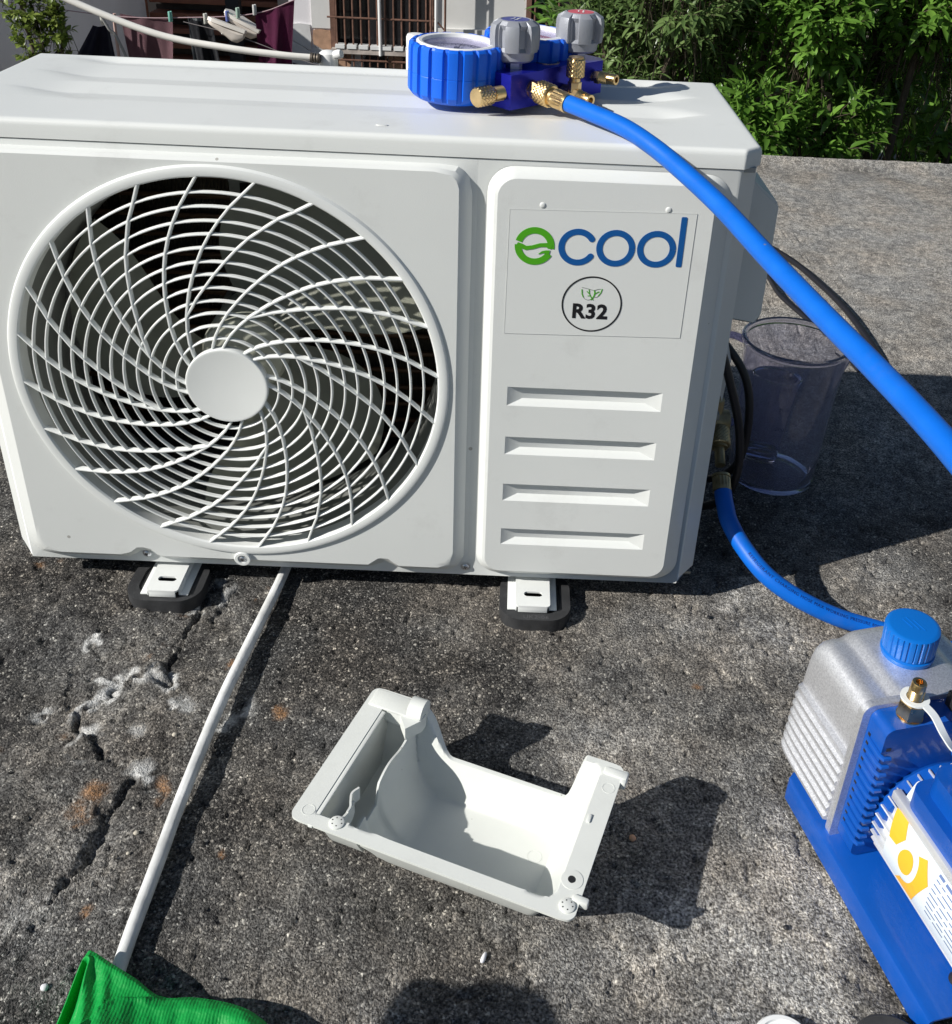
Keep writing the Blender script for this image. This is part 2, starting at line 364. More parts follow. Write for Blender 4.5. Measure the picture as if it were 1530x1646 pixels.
# ------------------------------------------------------------------ rooftop
def axis_samples(a, b, c, d, step, far):
    core = np.arange(b, c + 1e-9, step)
    lo = [b]; s = step
    while lo[-1] > a: s *= far; lo.append(lo[-1] - s)
    hi = [core[-1]]; s = step
    while hi[-1] < d: s *= far; hi.append(hi[-1] + s)
    lo[-1] = a; hi[-1] = d
    return np.array(lo[:0:-1] + list(core) + hi[1:])
def build_roof():
    xs = axis_samples(-2.2, -.06, 1.16, 3.6, .0021, 1.028); ys = axis_samples(-2.6, -.50, .10, 1.89, .0021, 1.022)
    X, Y = np.meshgrid(xs, ys); 
    gr = fbm(X, Y, 260, 2, 1); g2 = fbm(X, Y, 90, 3, 5); big = fbm(X, Y, 5, 4, 9)
    left = np.clip((.34 - X) / .12, 0, 1) * np.clip((.06 - Y) / .1, 0, 1)
    z = G + (gr - .5) * .0013 + (g2 - .5) * .0012 + (big - .5) * .003
    z += left * ((fbm(X, Y, 14, 4, 21) - .5) * .014 + (fbm(X, Y, 45, 3, 33) - .5) * .006)
    wx = X + (fbm(X, Y, 60, 4, 40) - .5) * .016 + (fbm(X, Y, 240, 2, 44) - .5) * .004; wy = Y + (fbm(X, Y, 60, 4, 50) - .5) * .016 + (fbm(X, Y, 240, 2, 54) - .5) * .004
    C1 = [(.222, .012), (.205, .002), (.198, -.026), (.196, -.067), (.197, -.106), (.194, -.134), (.198, -.156), (.171, -.149), (.152, -.167), (.133, -.184), (.124, -.202), (.133, -.222), (.152, -.236), (.165, -.254)]
    C2 = [(.203, -.275), (.199, -.290), (.193, -.309), (.195, -.334), (.192, -.362), (.183, -.38), (.178, -.40)]
    C3 = [(.262, -.37), (.279, -.361), (.298, -.351), (.316, -.338)]
    C4 = [(.215, -.35), (.21, -.37), (.212, -.39)]; C5 = [(.218, -.06), (.225, -.03), (.23, -.01)]
    C6 = [(.105, -.16), (.10, -.19), (.085, -.215)]; C7 = [(.165, -.42), (.16, -.44)]; C8 = [(.10, -.10), (.118, -.125), (.133, -.15), (.152, -.160)]; C9 = [(.235, -.30), (.243, -.32), (.240, -.345)]
    for Cc, wdt, dep in ((C1, .0026, .011), (C2, .0026, .010), (C3, .0009, .003), (C4, .0012, .004), (C5, .0012, .005), (C6, .0012, .004), (C7, .0014, .004), (C8, .0010, .003), (C9, .0010, .003)):
        d = segdist(wx, wy, Cc); ww = wdt * np.clip(-.35 + 2.6 * fbm(X, Y, 28, 2, 60), .12, 2)
        z -= dep * np.exp(-(d / ww) ** 2) * np.clip(ww / wdt, .2, 1); z += dep * .18 * np.clip(1 - d / .012, 0, 1) * (fbm(X, Y, 50, 2, 65) > .5)
    # flaked edges (lifted crust)
    for (cx, cy, r, hh) in ((.176, -.143, .022, .010), (.158, -.156, .014, .007), (.143, -.240, .015, .009), (.130, -.195, .010, .007), (.210, -.002, .02, .006), (.215, -.182, .022, .003), (.212, -.272, .016, .005)):
        d = np.hypot(wx - cx, (wy - cy) * 1.3); z += hh * np.clip(1 - d / r, 0, 1) ** .5 * np.clip(2.4 * fbm(wx, wy, 60, 4, 70) - .55, 0, 1.4)
    # pits
    pit = fbm(X, Y, 110, 2, 80); z -= .0028 * np.clip((pit - .72) / .08, 0, 1)
    z = np.where(Y > 1.86, z + .02 * np.clip((Y - 1.86) / .02, 0, 1), z)
    n, m = X.shape
    co = np.stack([X, Y, z], -1).reshape(-1, 3)
    me = bpy.data.meshes.new('rooftop'); me.vertices.add(n * m); me.vertices.foreach_set('co', co.ravel())
    i = np.arange(n * m).reshape(n, m); q = np.stack([i[:-1, :-1], i[:-1, 1:], i[1:, 1:], i[1:, :-1]], -1).reshape(-1, 4)
    nf = len(q); me.loops.add(nf * 4); me.loops.foreach_set('vertex_index', q.ravel().astype(np.int32))
    me.polygons.add(nf); me.polygons.foreach_set('loop_start', np.arange(0, nf * 4, 4, dtype=np.int32)); me.polygons.foreach_set('loop_total', np.full(nf, 4, dtype=np.int32))
    me.update(); me.polygons.foreach_set('use_smooth', np.ones(nf, bool))
    # stain masks
    white = np.zeros_like(X); orange = np.zeros_like(X); 
    tex = fbm(wx, wy, 55, 4, 90)
    for (cx, cy, rx, ry, s) in ((.172, -.147, .020, .011, 1.1), (.152, -.160, .012, .007, .8), (.145, -.236, .012, .020, 1.1), (.128, -.19, .007, .013, .9), (.21, -.181, .022, .012, .75), (.236, -.187, .018, .006, .9), (.283, -.183, .012, .013, .8), (.268, -.205, .012, .02, .7),
                            (.212, -.27, .016, .016, .7), (.09, -.20, .014, .014, .6), (.213, -.004, .016, .014, .6), (.217, -.024, .008, .02, .5), (.19, -.22, .012, .01, .4), (.3, .6, .1, .1, .2)):
        white = np.maximum(white, s * np.exp(-(((wx - cx) / rx) ** 2 + ((wy - cy) / ry) ** 2)))
    for (cx, cy, rx, ry, s) in ((.171, -.098, .007, .008, 1), (.166, -.113, .005, .009, 1), (.322, -.187, .007, .011, 1.1), (.758, -.127, .009, .006, 1.3), (.258, -.121, .006, .009, 1), (.169, -.31, .016, .010, .9), (.174, -.289, .012, .014, .9), (.180, -.326, .012, .008, .9),
                            (.231, -.286, .007, .016, .9), (.162, -.253, .008, .012, .8), (.26, .0, .012, .005, .9), (.257, -.018, .005, .005, 1.1), (.187, -.047, .009, .006, .8), (.013, .036, .008, .005, 1), (-.01, .028, .006, .004, 1), (.12, -.225, .012, .01, .5), (.212, -.405, .005, .007, .8), (.183, -.43, .006, .01, .5), (.06, -.25, .02, .02, .4), (.308, -.345, .003, .003, 1)):
        orange = np.maximum(orange, s * np.exp(-(((wx - cx) / rx) ** 2 + ((wy - cy) / ry) ** 2)))
    cd_ = np.minimum(segdist(wx, wy, C1), segdist(wx, wy, C8)); white = np.maximum(white, .75 * np.exp(-((cd_ - .006) / .005) ** 2) * np.clip((fbm(X, Y, 30, 3, 200) - .48) * 8, 0, 1))
    white = np.clip((white - .14) * 2.6, 0, 1) * np.clip((fbm(wx, wy, 75, 4, 210) - .45) * 9, 0, 1)
    orange = np.clip((orange - .25) * 1.6, 0, .85) * np.clip((tex - .45) * 7, 0, 1)
    # tone: lighter towards the far right and in patches, darker on the left
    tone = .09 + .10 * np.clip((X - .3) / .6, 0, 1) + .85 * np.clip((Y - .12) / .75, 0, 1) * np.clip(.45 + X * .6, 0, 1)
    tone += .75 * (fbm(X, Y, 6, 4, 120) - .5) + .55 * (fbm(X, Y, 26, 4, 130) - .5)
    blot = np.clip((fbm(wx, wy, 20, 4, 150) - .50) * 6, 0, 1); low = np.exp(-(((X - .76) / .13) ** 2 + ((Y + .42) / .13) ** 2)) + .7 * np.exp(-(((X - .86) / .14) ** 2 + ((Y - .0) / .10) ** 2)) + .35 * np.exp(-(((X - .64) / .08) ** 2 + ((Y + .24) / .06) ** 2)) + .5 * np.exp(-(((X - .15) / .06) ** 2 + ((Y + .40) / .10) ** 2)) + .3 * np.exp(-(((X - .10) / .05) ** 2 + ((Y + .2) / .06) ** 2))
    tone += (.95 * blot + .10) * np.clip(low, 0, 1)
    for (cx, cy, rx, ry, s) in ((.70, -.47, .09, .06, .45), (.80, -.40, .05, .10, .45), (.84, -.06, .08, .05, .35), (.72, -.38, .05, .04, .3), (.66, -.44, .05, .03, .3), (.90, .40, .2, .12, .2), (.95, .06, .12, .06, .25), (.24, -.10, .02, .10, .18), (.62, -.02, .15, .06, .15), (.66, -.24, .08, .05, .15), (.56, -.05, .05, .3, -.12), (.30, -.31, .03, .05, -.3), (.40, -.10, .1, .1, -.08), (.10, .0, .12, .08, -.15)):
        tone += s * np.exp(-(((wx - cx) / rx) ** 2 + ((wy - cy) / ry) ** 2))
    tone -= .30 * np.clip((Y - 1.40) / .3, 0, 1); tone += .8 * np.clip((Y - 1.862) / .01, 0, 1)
    ca = me.color_attributes.new('stain', 'FLOAT_COLOR', 'POINT')
    ca.data.foreach_set('color', np.stack([np.clip(tone, 0, 1), white, orange, np.ones_like(X)], -1).ravel().astype(np.float32))
    m_ = bpy.data.materials.new('weathered_concrete'); m_.use_nodes = True; t = m_.node_tree; b = t.nodes['Principled BSDF']
    N = t.nodes.new; Lk = t.links.new
    tc = N('ShaderNodeTexCoord'); at = N('ShaderNodeAttribute'); at.attribute_name = 'stain'; sp = N('ShaderNodeSeparateColor'); Lk(at.outputs['Color'], sp.inputs[0])
    def ramp(src, pts):
        r = N('ShaderNodeValToRGB'); e = r.color_ramp.elements
        e[0].position = pts[0][0]; e[0].color = (*pts[0][1], 1); e[1].position = pts[-1][0]; e[1].color = (*pts[-1][1], 1)
        for p, c in pts[1:-1]: x = e.new(p); x.color = (*c, 1)
        Lk(src, r.inputs[0]); return r.outputs[0]
    def mix(f, a, bb, mode='MIX'):
        x = N('ShaderNodeMix'); x.data_type = 'RGBA'; x.blend_type = mode
        if isinstance(f, float): x.inputs[0].default_value = f
        else: Lk(f, x.inputs[0])
        for s_, v in ((6, a), (7, bb)):
            if isinstance(v, tuple): x.inputs[s_].default_value = (*v, 1)
            else: Lk(v, x.inputs[s_])
        return x.outputs[2]
    def wob(scale, amt):
        n0 = N('ShaderNodeTexNoise'); n0.inputs['Scale'].default_value = scale; Lk(tc.outputs['Object'], n0.inputs['Vector'])
        v = N('ShaderNodeVectorMath'); v.operation = 'SCALE'; v.inputs['Scale'].default_value = amt; Lk(n0.outputs['Color'], v.inputs[0])
        a = N('ShaderNodeVectorMath'); Lk(tc.outputs['Object'], a.inputs[0]); Lk(v.outputs[0], a.inputs[1]); return a.outputs[0]
    wv = wob(300, .004)
    def vor(scale, feat='F1'):
        v = N('ShaderNodeTexVoronoi'); v.inputs['Scale'].default_value = scale; v.feature = feat; Lk(wv, v.inputs['Vector']); return v
    v1 = vor(300); v2 = vor(620); n1 = N('ShaderNodeTexNoise'); n1.inputs['Scale'].default_value = 420; n1.inputs['Detail'].default_value = 6; Lk(tc.outputs['Object'], n1.inputs['Vector'])
    s1 = N('ShaderNodeSeparateColor'); Lk(v1.outputs['Color'], s1.inputs[0]); s2 = N('ShaderNodeSeparateColor'); Lk(v2.outputs['Color'], s2.inputs[0])
    dark = ramp(n1.outputs[0], [(.36, (.013, .013, .013)), (.50, (.038, .0368, .0355)), (.66, (.118, .113, .107))])
    lite = ramp(n1.outputs[0], [(.36, (.10, .093, .084)), (.50, (.355, .338, .312)), (.66, (.64, .615, .575))])
    base = mix(sp.outputs[0], dark, lite)
    grain = ramp(s1.outputs[0], [(0., (.035, .033, .032)), (.45, (.10, .094, .088)), (.72, (.22, .205, .185)), (.90, (.42, .395, .35)), (1., (.70, .67, .6))])
    # visible stones: inside of cells only
    ins = N('ShaderNodeMapRange'); ins.inputs[1].default_value = .55; ins.inputs[2].default_value = .30; Lk(v1.outputs['Distance'], ins.inputs[0])
    sel = N('ShaderNodeMapRange'); sel.inputs[1].default_value = .72; sel.inputs[2].default_value = .76; Lk(s1.outputs[1], sel.inputs[0])
    mu = N('ShaderNodeMath'); mu.operation = 'MULTIPLY'; Lk(ins.outputs[0], mu.inputs[0]); Lk(sel.outputs[0], mu.inputs[1])
    mu2 = N('ShaderNodeMath'); mu2.operation = 'MULTIPLY'; mu2.inputs[1].default_value = .85; Lk(mu.outputs[0], mu2.inputs[0])
    base = mix(mu2.outputs[0], base, grain)
    g2c = ramp(s2.outputs[0], [(0., (.025, .025, .025)), (.5, (.12, .112, .105)), (.82, (.30, .28, .255)), (1., (.62, .6, .55))])
    sel2 = N('ShaderNodeMapRange'); sel2.inputs[1].default_value = .74; sel2.inputs[2].default_value = .80; sel2.inputs[4].default_value = .65; Lk(s2.outputs[1], sel2.inputs[0])
    base = mix(sel2.outputs[0], base, g2c)
    # brownish/greenish drift
    n3 = N('ShaderNodeTexNoise'); n3.inputs['Scale'].default_value = 11; n3.inputs['Detail'].default_value = 5; Lk(tc.outputs['Object'], n3.inputs['Vector'])
    tint = ramp(n3.outputs[0], [(.35, (.94, .97, 1.0)), (.5, (1, 1, .99)), (.65, (1.04, 1.0, .95))])
    base = mix(1., base, tint, 'MULTIPLY')
    n5 = N('ShaderNodeTexNoise'); n5.inputs['Scale'].default_value = 75; n5.inputs['Detail'].default_value = 5; n5.inputs['Roughness'].default_value = .65; Lk(tc.outputs['Object'], n5.inputs['Vector'])
    base = mix(1., base, ramp(n5.outputs[0], [(.34, (.58, .58, .59)), (.5, (.98, .98, .98)), (.64, (1.42, 1.40, 1.36))]), 'MULTIPLY')
    n4 = N('ShaderNodeTexNoise'); n4.inputs['Scale'].default_value = 500; n4.inputs['Detail'].default_value = 3; Lk(tc.outputs['Object'], n4.inputs['Vector'])
    wcol = ramp(n4.outputs[0], [(.3, (.30, .30, .29)), (.6, (.66, .66, .64))]); ocol = ramp(n4.outputs[0], [(.3, (.12, .07, .04)), (.65, (.42, .23, .11))])
    base = mix(sp.outputs[1], base, wcol); base = mix(sp.outputs[2], base, ocol)
    Lk(base, b.inputs['Base Color']); b.inputs['Roughness'].default_value = .9; b.inputs['Specular IOR Level'].default_value = .2
    hs = N('ShaderNodeMath'); hs.operation = 'ADD'; Lk(n1.outputs[0], hs.inputs[0]); 
    hv = N('ShaderNodeMath'); hv.operation = 'MULTIPLY'; hv.inputs[1].default_value = -.8; Lk(v2.outputs['Distance'], hv.inputs[0]); Lk(hv.outputs[0], hs.inputs[1])
    bp = N('ShaderNodeBump'); bp.inputs['Strength'].default_value = 1.; bp.inputs['Distance'].default_value = .0013; Lk(hs.outputs[0], bp.inputs['Height']); Lk(bp.outputs[0], b.inputs['Normal'])
    me.materials.append(m_)
    o = bpy.data.objects.new('rooftop', me); COL.objects.link(o); o['kind'] = 'structure'
build_roof()
def struct(name, bm, m, **k):
    o = link(name, bm, m, **k); o['kind'] = 'structure'; return o
M_PLASTER = mat('old_plaster', (.42, .41, .38), .85, bump=.6, bscale=60, var=.2, vscale=3)
bm = NB(); box(bm, (-2.19, -2.59, -2.6), (3.59, 1.885, -.075)); struct('building_wall', bm, M_PLASTER, smooth=False)
M_YARD = mat('yard_ground', (.20, .18, .15), .95, bump=1., bscale=30, var=.35, vscale=1.5)
bm = NB(); bmesh.ops.create_grid(bm, x_segments=40, y_segments=40, size=150, matrix=Matrix.Translation((0, 40, -2.62))); struct('ground', bm, M_YARD, smooth=False)

# ------------------------------------------------------------------ air conditioner
W_, H_, D_ = .741, .487, .286
CX, CZ, RG = .2532, .2503, .2232
ac = thing('air_conditioner', 'white outdoor air conditioner unit with round fan grille and ecool label', 'air conditioner', (.37, .14, G))
def front_panel():
    bm = NB(); F = FRONT
    N = 144
    # fan side: hole -> flat -> bevel -> base, by rays from the fan centre
    def bump(x):
        return .011 * (math.exp(-((x - .133) / .014) ** 4) + .9 * math.exp(-((x - .405) / .012) ** 4)) 
    def castrr(x0, z0, x1, z1, r, a):
        dx, dz = math.cos(a), math.sin(a); lo, hi = 0, 1.
        def inside(t):
            x = CX + dx * t; z = CZ + dz * t
            if not (x0 <= x <= x1 and z0 <= z <= z1): return False
            ex = max(x0 + r - x, x - (x1 - r), 0); ez = max(z0 + r - z, z - (z1 - r), 0)
            return ex * ex + ez * ez <= r * r or ex == 0 or ez == 0
        for _ in range(40):
            mid = (lo + hi) / 2
            if inside(mid): lo = mid
            else: hi = mid
        return CX + dx * lo, CZ + dz * lo
    ang = sorted(set([2 * math.pi * i / N for i in range(N)] + [math.atan2(dz, dx) % (2 * math.pi) for dx in (-CX, .5 - CX) for dz in (-CZ, H_ - CZ)] + [R(a) for a in (236, 238, 240, 241.5, 243, 244.5, 246, 300, 302, 304, 305, 306)]))
    rows = []
    for a in ang:
        c, s = math.cos(a), math.sin(a)
        h0 = (CX + RG * .975 * c, CZ + RG * .975 * s, -.0)      # inner lip
        h1 = (CX + RG * .975 * c, CZ + RG * .975 * s, .0115)
        fx, fz = castrr(.0165, .0175, .4835, .4765, .017, a)
        mx, mz = castrr(.0115, .0130, .4885, .4795, .019, a)
        bx, bz = castrr(.0015, .0065, .4955, .4812, .023, a)
        if a > math.pi: fz += bump(fx); mz += bump(mx); bz += bump(bx) * .85
        ox, oz = castrr(0, 0, .5, H_, .0005, a)
        sx_, sz_ = h1[0] + (fx - h1[0]) * .12, h1[1] + (fz - h1[1]) * .12; ex_, ez_ = fx + (h1[0] - fx) * .06, fz + (h1[1] - fz) * .06
        rows.append([h0, h1, (sx_, sz_, .0115), (ex_, ez_, .0115), (fx, fz, .0115), (mx, mz, .0085), (bx, bz, .0008), (ox, oz, 0)])
    V = [[bm.verts.new(F @ Vector(p)) for p in row] for row in rows]
    for i in range(len(V)):
        k = (i + 1) % len(V)
        for j in range(7): bm.faces.new((V[i][j], V[i][j + 1], V[k][j + 1], V[k][j]))
    # base sheet right of the fan side
    def q(*ps): bm.faces.new([bm.verts.new(F @ Vector(p)) for p in ps])
    q((.5, 0, 0), (W_, 0, 0), (W_, H_, 0), (.5, H_, 0))
    # corner chamfers, sides, bottom and top returns
    c = .022
    for sx, x0, x1, x2 in ((1, W_, W_ + c * .8, W_ + c), (-1, 0, -c * .8, -c)):
        P = [(x0, 0), (x0 + sx * .003, -.001), (x1, -c * .86), (x2, -c * 1.1), (x2, -.06 if sx > 0 else -D_)]
        for (xa, ya), (xb, yb) in zip(P, P[1:]): q((xa, 0 + (.008 if xa != x0 else 0), ya), (xb, .008, yb), (xb, H_, yb), (xa, H_, ya))
    q((0, 0, 0), (W_, 0, 0), (W_ + .01, .002, -.014), (-.01, .002, -.014))
    bmesh.ops.remove_doubles(bm, verts=bm.verts, dist=1e-5)
    return part('front_panel', bm, M_WHITE, ac, ang=28)
front_panel()
def service_panel():
    bm = NB(); F = FRONT
    def ring(l, h): return [bm.verts.new(F @ Vector((x, z, h))) for x, z in l]
    P0 = rrect(.5095, .006, .738, .482, .026, 8); P1 = rrect(.5125, .0095, .7335, .4795, .023, 8); P2 = rrect(.5165, .015, .7245, .4755, .02, 8); P3 = rrect(.5195, .0175, .7215, .4735, .018, 8)
    # the lower right narrows a little
    A, B, C, Dd = ring(P0, .0005), ring(P1, .0045), ring(P2, .0105), ring(P3, .012)
    bridge(bm, A, B); bridge(bm, B, C); bridge(bm, C, Dd)
    x0, x1 = .5365, .6955
    sl = [(.2335, .2555), (.1740, .1958), (.1143, .1362), (.0552, .0767)]
    inner = [(x0, .05), (x1, .05), (x1, .26), (x0, .26)]
    # two mounting pimples are separate; face with the big rectangular hole
    flatpoly(bm, P3, [inner], .012, F)
    def q(*ps): bm.faces.new([bm.verts.new(F @ Vector(p)) for p in ps])
    zc = .26
    for z0, z1 in sl:
        q((x0, z1, .012), (x1, z1, .012), (x1, zc, .012), (x0, zc, .012)); zc = z0
        d = .0065; xa, xb = x0 + .016, x1 - .016
        q((x0, z0, .012), (x0, z1, .012), (xa, z1 - .0012, .012 - d), (xa, z0 + .006, .012 - d))
        q((x1, z1, .012), (x1, z0, .012), (xb, z0 + .006, .012 - d), (xb, z1 - .0012, .012 - d))
        q((x0, z1, .012), (x1, z1, .012), (xb, z1 - .0012, .012 - d), (xa, z1 - .0012, .012 - d))
        q((x1, z0, .012), (x0, z0, .012), (xa, z0 + .006, .012 - d), (xb, z0 + .006, .012 - d))
        q((xa, z0 + .006, .012 - d), (xb, z0 + .006, .012 - d), (xb, z1 - .0012, .012 - d), (xa, z1 - .0012, .012 - d))
    q((x0, .05, .012), (x1, .05, .012), (x1, zc, .012), (x0, zc, .012))
    bmesh.ops.remove_doubles(bm, verts=bm.verts, dist=1e-5); bmesh.ops.recalc_face_normals(bm, faces=bm.faces)
    return part('service_panel', bm, M_WHITE, ac, ang=25)
sp_ = service_panel()
for x, z in ((.5617, .4493), (.6788, .4500)):
    bm = NB(); F = FRONT @ Matrix.Translation((x, z, .012)); lathe(bm, [(.0030, 0), (.0026, .0005), (.0014, .0009), (0, .0009)], F, 20); part('pimple', bm, M_WHITE, sp_)
# body panels
bm = NB()
box(bm, (-.0215, .024, .004), (-.0195, D_, H_ - .001)); part('side_panel', bm, M_WHITE, ac, smooth=False)
bm = NB(); box(bm, (W_ + .0195, .06, .19), (W_ + .0215, D_, H_ - .001)); part('side_panel', bm, M_WHITE, ac, smooth=False)
bm = NB(); box(bm, (W_ + .0185, .06, .004), (W_ + .0195, D_ * .36, .19)); part('valve_plate', bm, M_GALV, ac, smooth=False)
bm = NB(); box(bm, (W_ - .03, .10, .004), (W_ - .028, D_, .20)); box(bm, (W_ - .03, .10, .188), (W_ + .019, D_, .19)); part('valve_recess', bm, M_WHITE, ac, smooth=False)
bm = NB(); box(bm, (-.018, .016, .002), (W_ + .019, D_, .005)); part('base_pan', bm, M_GALV, ac, smooth=False)
bm = NB(); box(bm, (.502, .016, .006), (.504, D_ - .02, H_ - .004)); part('partition', bm, M_INNER, ac, smooth=False)
bm = NB(); box(bm, (-.019, D_ - .004, .004), (W_ + .019, D_, .03)); box(bm, (.5, D_ - .004, .03), (W_ + .019, D_, H_ - .002)); part('back_panel', bm, M_WHITE, ac, smooth=False)
# heat exchanger: tubes and fins behind the fan
coil = part('heat_exchanger', (lambda b: (box(b, (-.014, D_ - .030, .012), (.498, D_ - .012, H_ - .01)), b)[1])(NB()), M_COIL, ac, smooth=False)
bm = NB()
for i in range(120):
    x = -.012 + i * .00425
    box(bm, (x, D_ - .0335, .012), (x + .0006, D_ - .0301, H_ - .012))
o = part('fin_pack', bm, M_COIL, coil, smooth=False); o['kind'] = 'stuff'
for i in range(18):
    bm = NB(); z = .03 + i * .025; tube(bm, [(-.012, D_ - .036, z), (.496, D_ - .036, z)], .0035, 8); part('coil_tube', bm, M_COPPER, coil)
# shroud
bm = NB(); F = FRONT @ Matrix.Translation((CX, CZ, 0))
lathe(bm, [(.2165, .010), (.2155, -.002), (.208, -.02), (.206, -.09), (.212, -.10), (.25, -.102)], F, 96); part('fan_shroud', bm, M_GALV, ac)
# fan
fan = part('fan', (lambda b: (lathe(b, [(0, -.034), (.03, -.035), (.042, -.040), (.046, -.050), (.046, -.115)], F, 48), b)[1])(NB()), M_FAN, ac)
for k in range(3):
    bm = NB(); n, m = 22, 14; grid = []
    for i in range(n + 1):
        r = .044 + .156 * i / n; row = []
        sweep = 30 * (i / n) ** 1.3; half = 36 + 8 * math.sin(math.pi * i / n)
        for j in range(m + 1):
            t = j / m; a = R(72 + k * 120 - sweep + (t - .5) * 2 * half * (1 - .18 * (i / n) ** 4)); y = .040 + .055 * t + .012 * math.sin(math.pi * t)
            row.append(bm.verts.new((CX + r * math.cos(a), y, CZ + r * math.sin(a))))
        grid.append(row)
    for i in range(n):
        for j in range(m): bm.faces.new((grid[i][j], grid[i + 1][j], grid[i + 1][j + 1], grid[i][j + 1]))
    bmesh.ops.solidify(bm, geom=bm.faces[:], thickness=.002); part('fan_blade', bm, M_FAN, fan)
# motor and bracket
bm = NB(); lathe(bm, [(.045, -.13), (.05, -.14), (.05, -.19), (.03, -.2), (0, -.2)], F, 32); mo = part('fan_motor', bm, M_INNER, ac)
bm = NB()
for dx in (-.035, .025): box(bm, (CX + dx, .17, .01), (CX + dx + .012, .20, H_ - .02))
for z in (.40, .34, .16, .09): box(bm, (CX - .035, .168, z), (CX + .037, .17, z + .022))
part('motor_bracket', bm, M_GALV, mo, smooth=False)

# ---- grille
def ydish(r): return -(.0255 - .0120 * (r / .2115) ** 2)
gr = NB()
lathe(gr, [(.2120, -.004), (.2120, .0125), (.2135, .0142), (.2185, .0152), (.2220, .0142), (.2238, .0118), (.2238, .009)], FRONT @ Matrix.Translation((CX, CZ, 0)), 144)
grille = part('fan_grille', gr, M_PLAST, ac)
for k in range(12):
    r = .0517 + .01325 * k + (.0004 if k % 3 else 0); bm = NB(); y = -ydish(r); F = FRONT @ Matrix.Translation((CX, CZ, 0))
    h = .00095; d = .0044
    lathe(bm, [(r - h * 1.3, y - d), (r - h, y - .0006), (r - h * .4, y), (r + h * .4, y), (r + h, y - .0006), (r + h * 1.3, y - d), (r - h * 1.3, y - d)], F, 120)
    part('grille_ring', bm, M_PLAST, grille)
prof_main = [(.2140, -.5), (.198, 2.8), (.185, 6), (.171, 9.3), (.158, 12.5), (.144, 16), (.13, 19.5), (.117, 23), (.104, 27), (.092, 31), (.08, 36), (.068, 41.5), (.056, 48), (.046, 54), (.038, 60)]
prof_join = [(.2140, -.5), (.198, 3), (.185, 6.8), (.171, 10.4), (.158, 14.4), (.144, 18.5), (.13, 23), (.117, 28), (.104, 34), (.096, 39), (.088, 44), (.082, 49.5), (.078, 52.3)]
def spoke(th0, prof):
    bm = NB(); rows = []
    P = []
    for r, dt in prof:
        a = R(th0 + dt); P.append(Vector((CX + r * math.cos(a), CZ + r * math.sin(a), -ydish(r) + .0007)))
    P = [Vector(p) for p in P]
    for i, p in enumerate(P):
        t = (P[min(i + 1, len(P) - 1)] - P[max(i - 1, 0)]); t.z = 0; t.normalize(); n = Vector((-t.y, t.x, 0))
        sec = [(-.0013, -.0064), (-.0013, -.0012), (-.0006, 0), (.0006, 0), (.0013, -.0012), (.0013, -.0064)]
        rows.append([bm.verts.new(FRONT @ (p + n * a + Vector((0, 0, b)))) for a, b in sec])
    for A, B in zip(rows, rows[1:]):
        for j in range(len(A)): bm.faces.new((A[j], A[(j + 1) % len(A)], B[(j + 1) % len(A)], B[j]))
    bm.faces.new(rows[0]); bm.faces.new(list(reversed(rows[-1])))
    return part('grille_spoke', bm, M_PLAST, grille)
for g_ in range(8):
    t0 = 19 + 45 * g_
    spoke(t0, prof_join); spoke(t0 + 15, prof_main); spoke(t0 - 15.3, prof_main)
bm = NB(); F = FRONT @ Matrix.Translation((CX, CZ, 0))
lathe(bm, [(.036, .012), (.0405, .016), (.0418, .0225), (.0418, .0265), (.0410, .0278), (.0398, .0281), (.0388, .0279), (0, .0281)], F, 72); part('hub_cap', bm, M_PLAST, grille)
# screw lug on the grille
bm = NB(); F = FRONT @ Matrix.Translation((.2462, .0205, 0)); lathe(bm, [(.0095, .006), (.0095, .0145), (.0085, .0155), (.0055, .0155), (.0052, .0135), (0, .0135)], F, 28); part('screw_lug', bm, M_PLAST, grille)
screw('screw', (.2462, -.0137, .0205), (0, -1, 0), .0038, ac)
screw('screw', (.133, -.001, .0125), (0, -1, 0), .0040, ac)
screw('screw', (.4975, -.001, .0125), (0, -1, 0), .0042, ac)

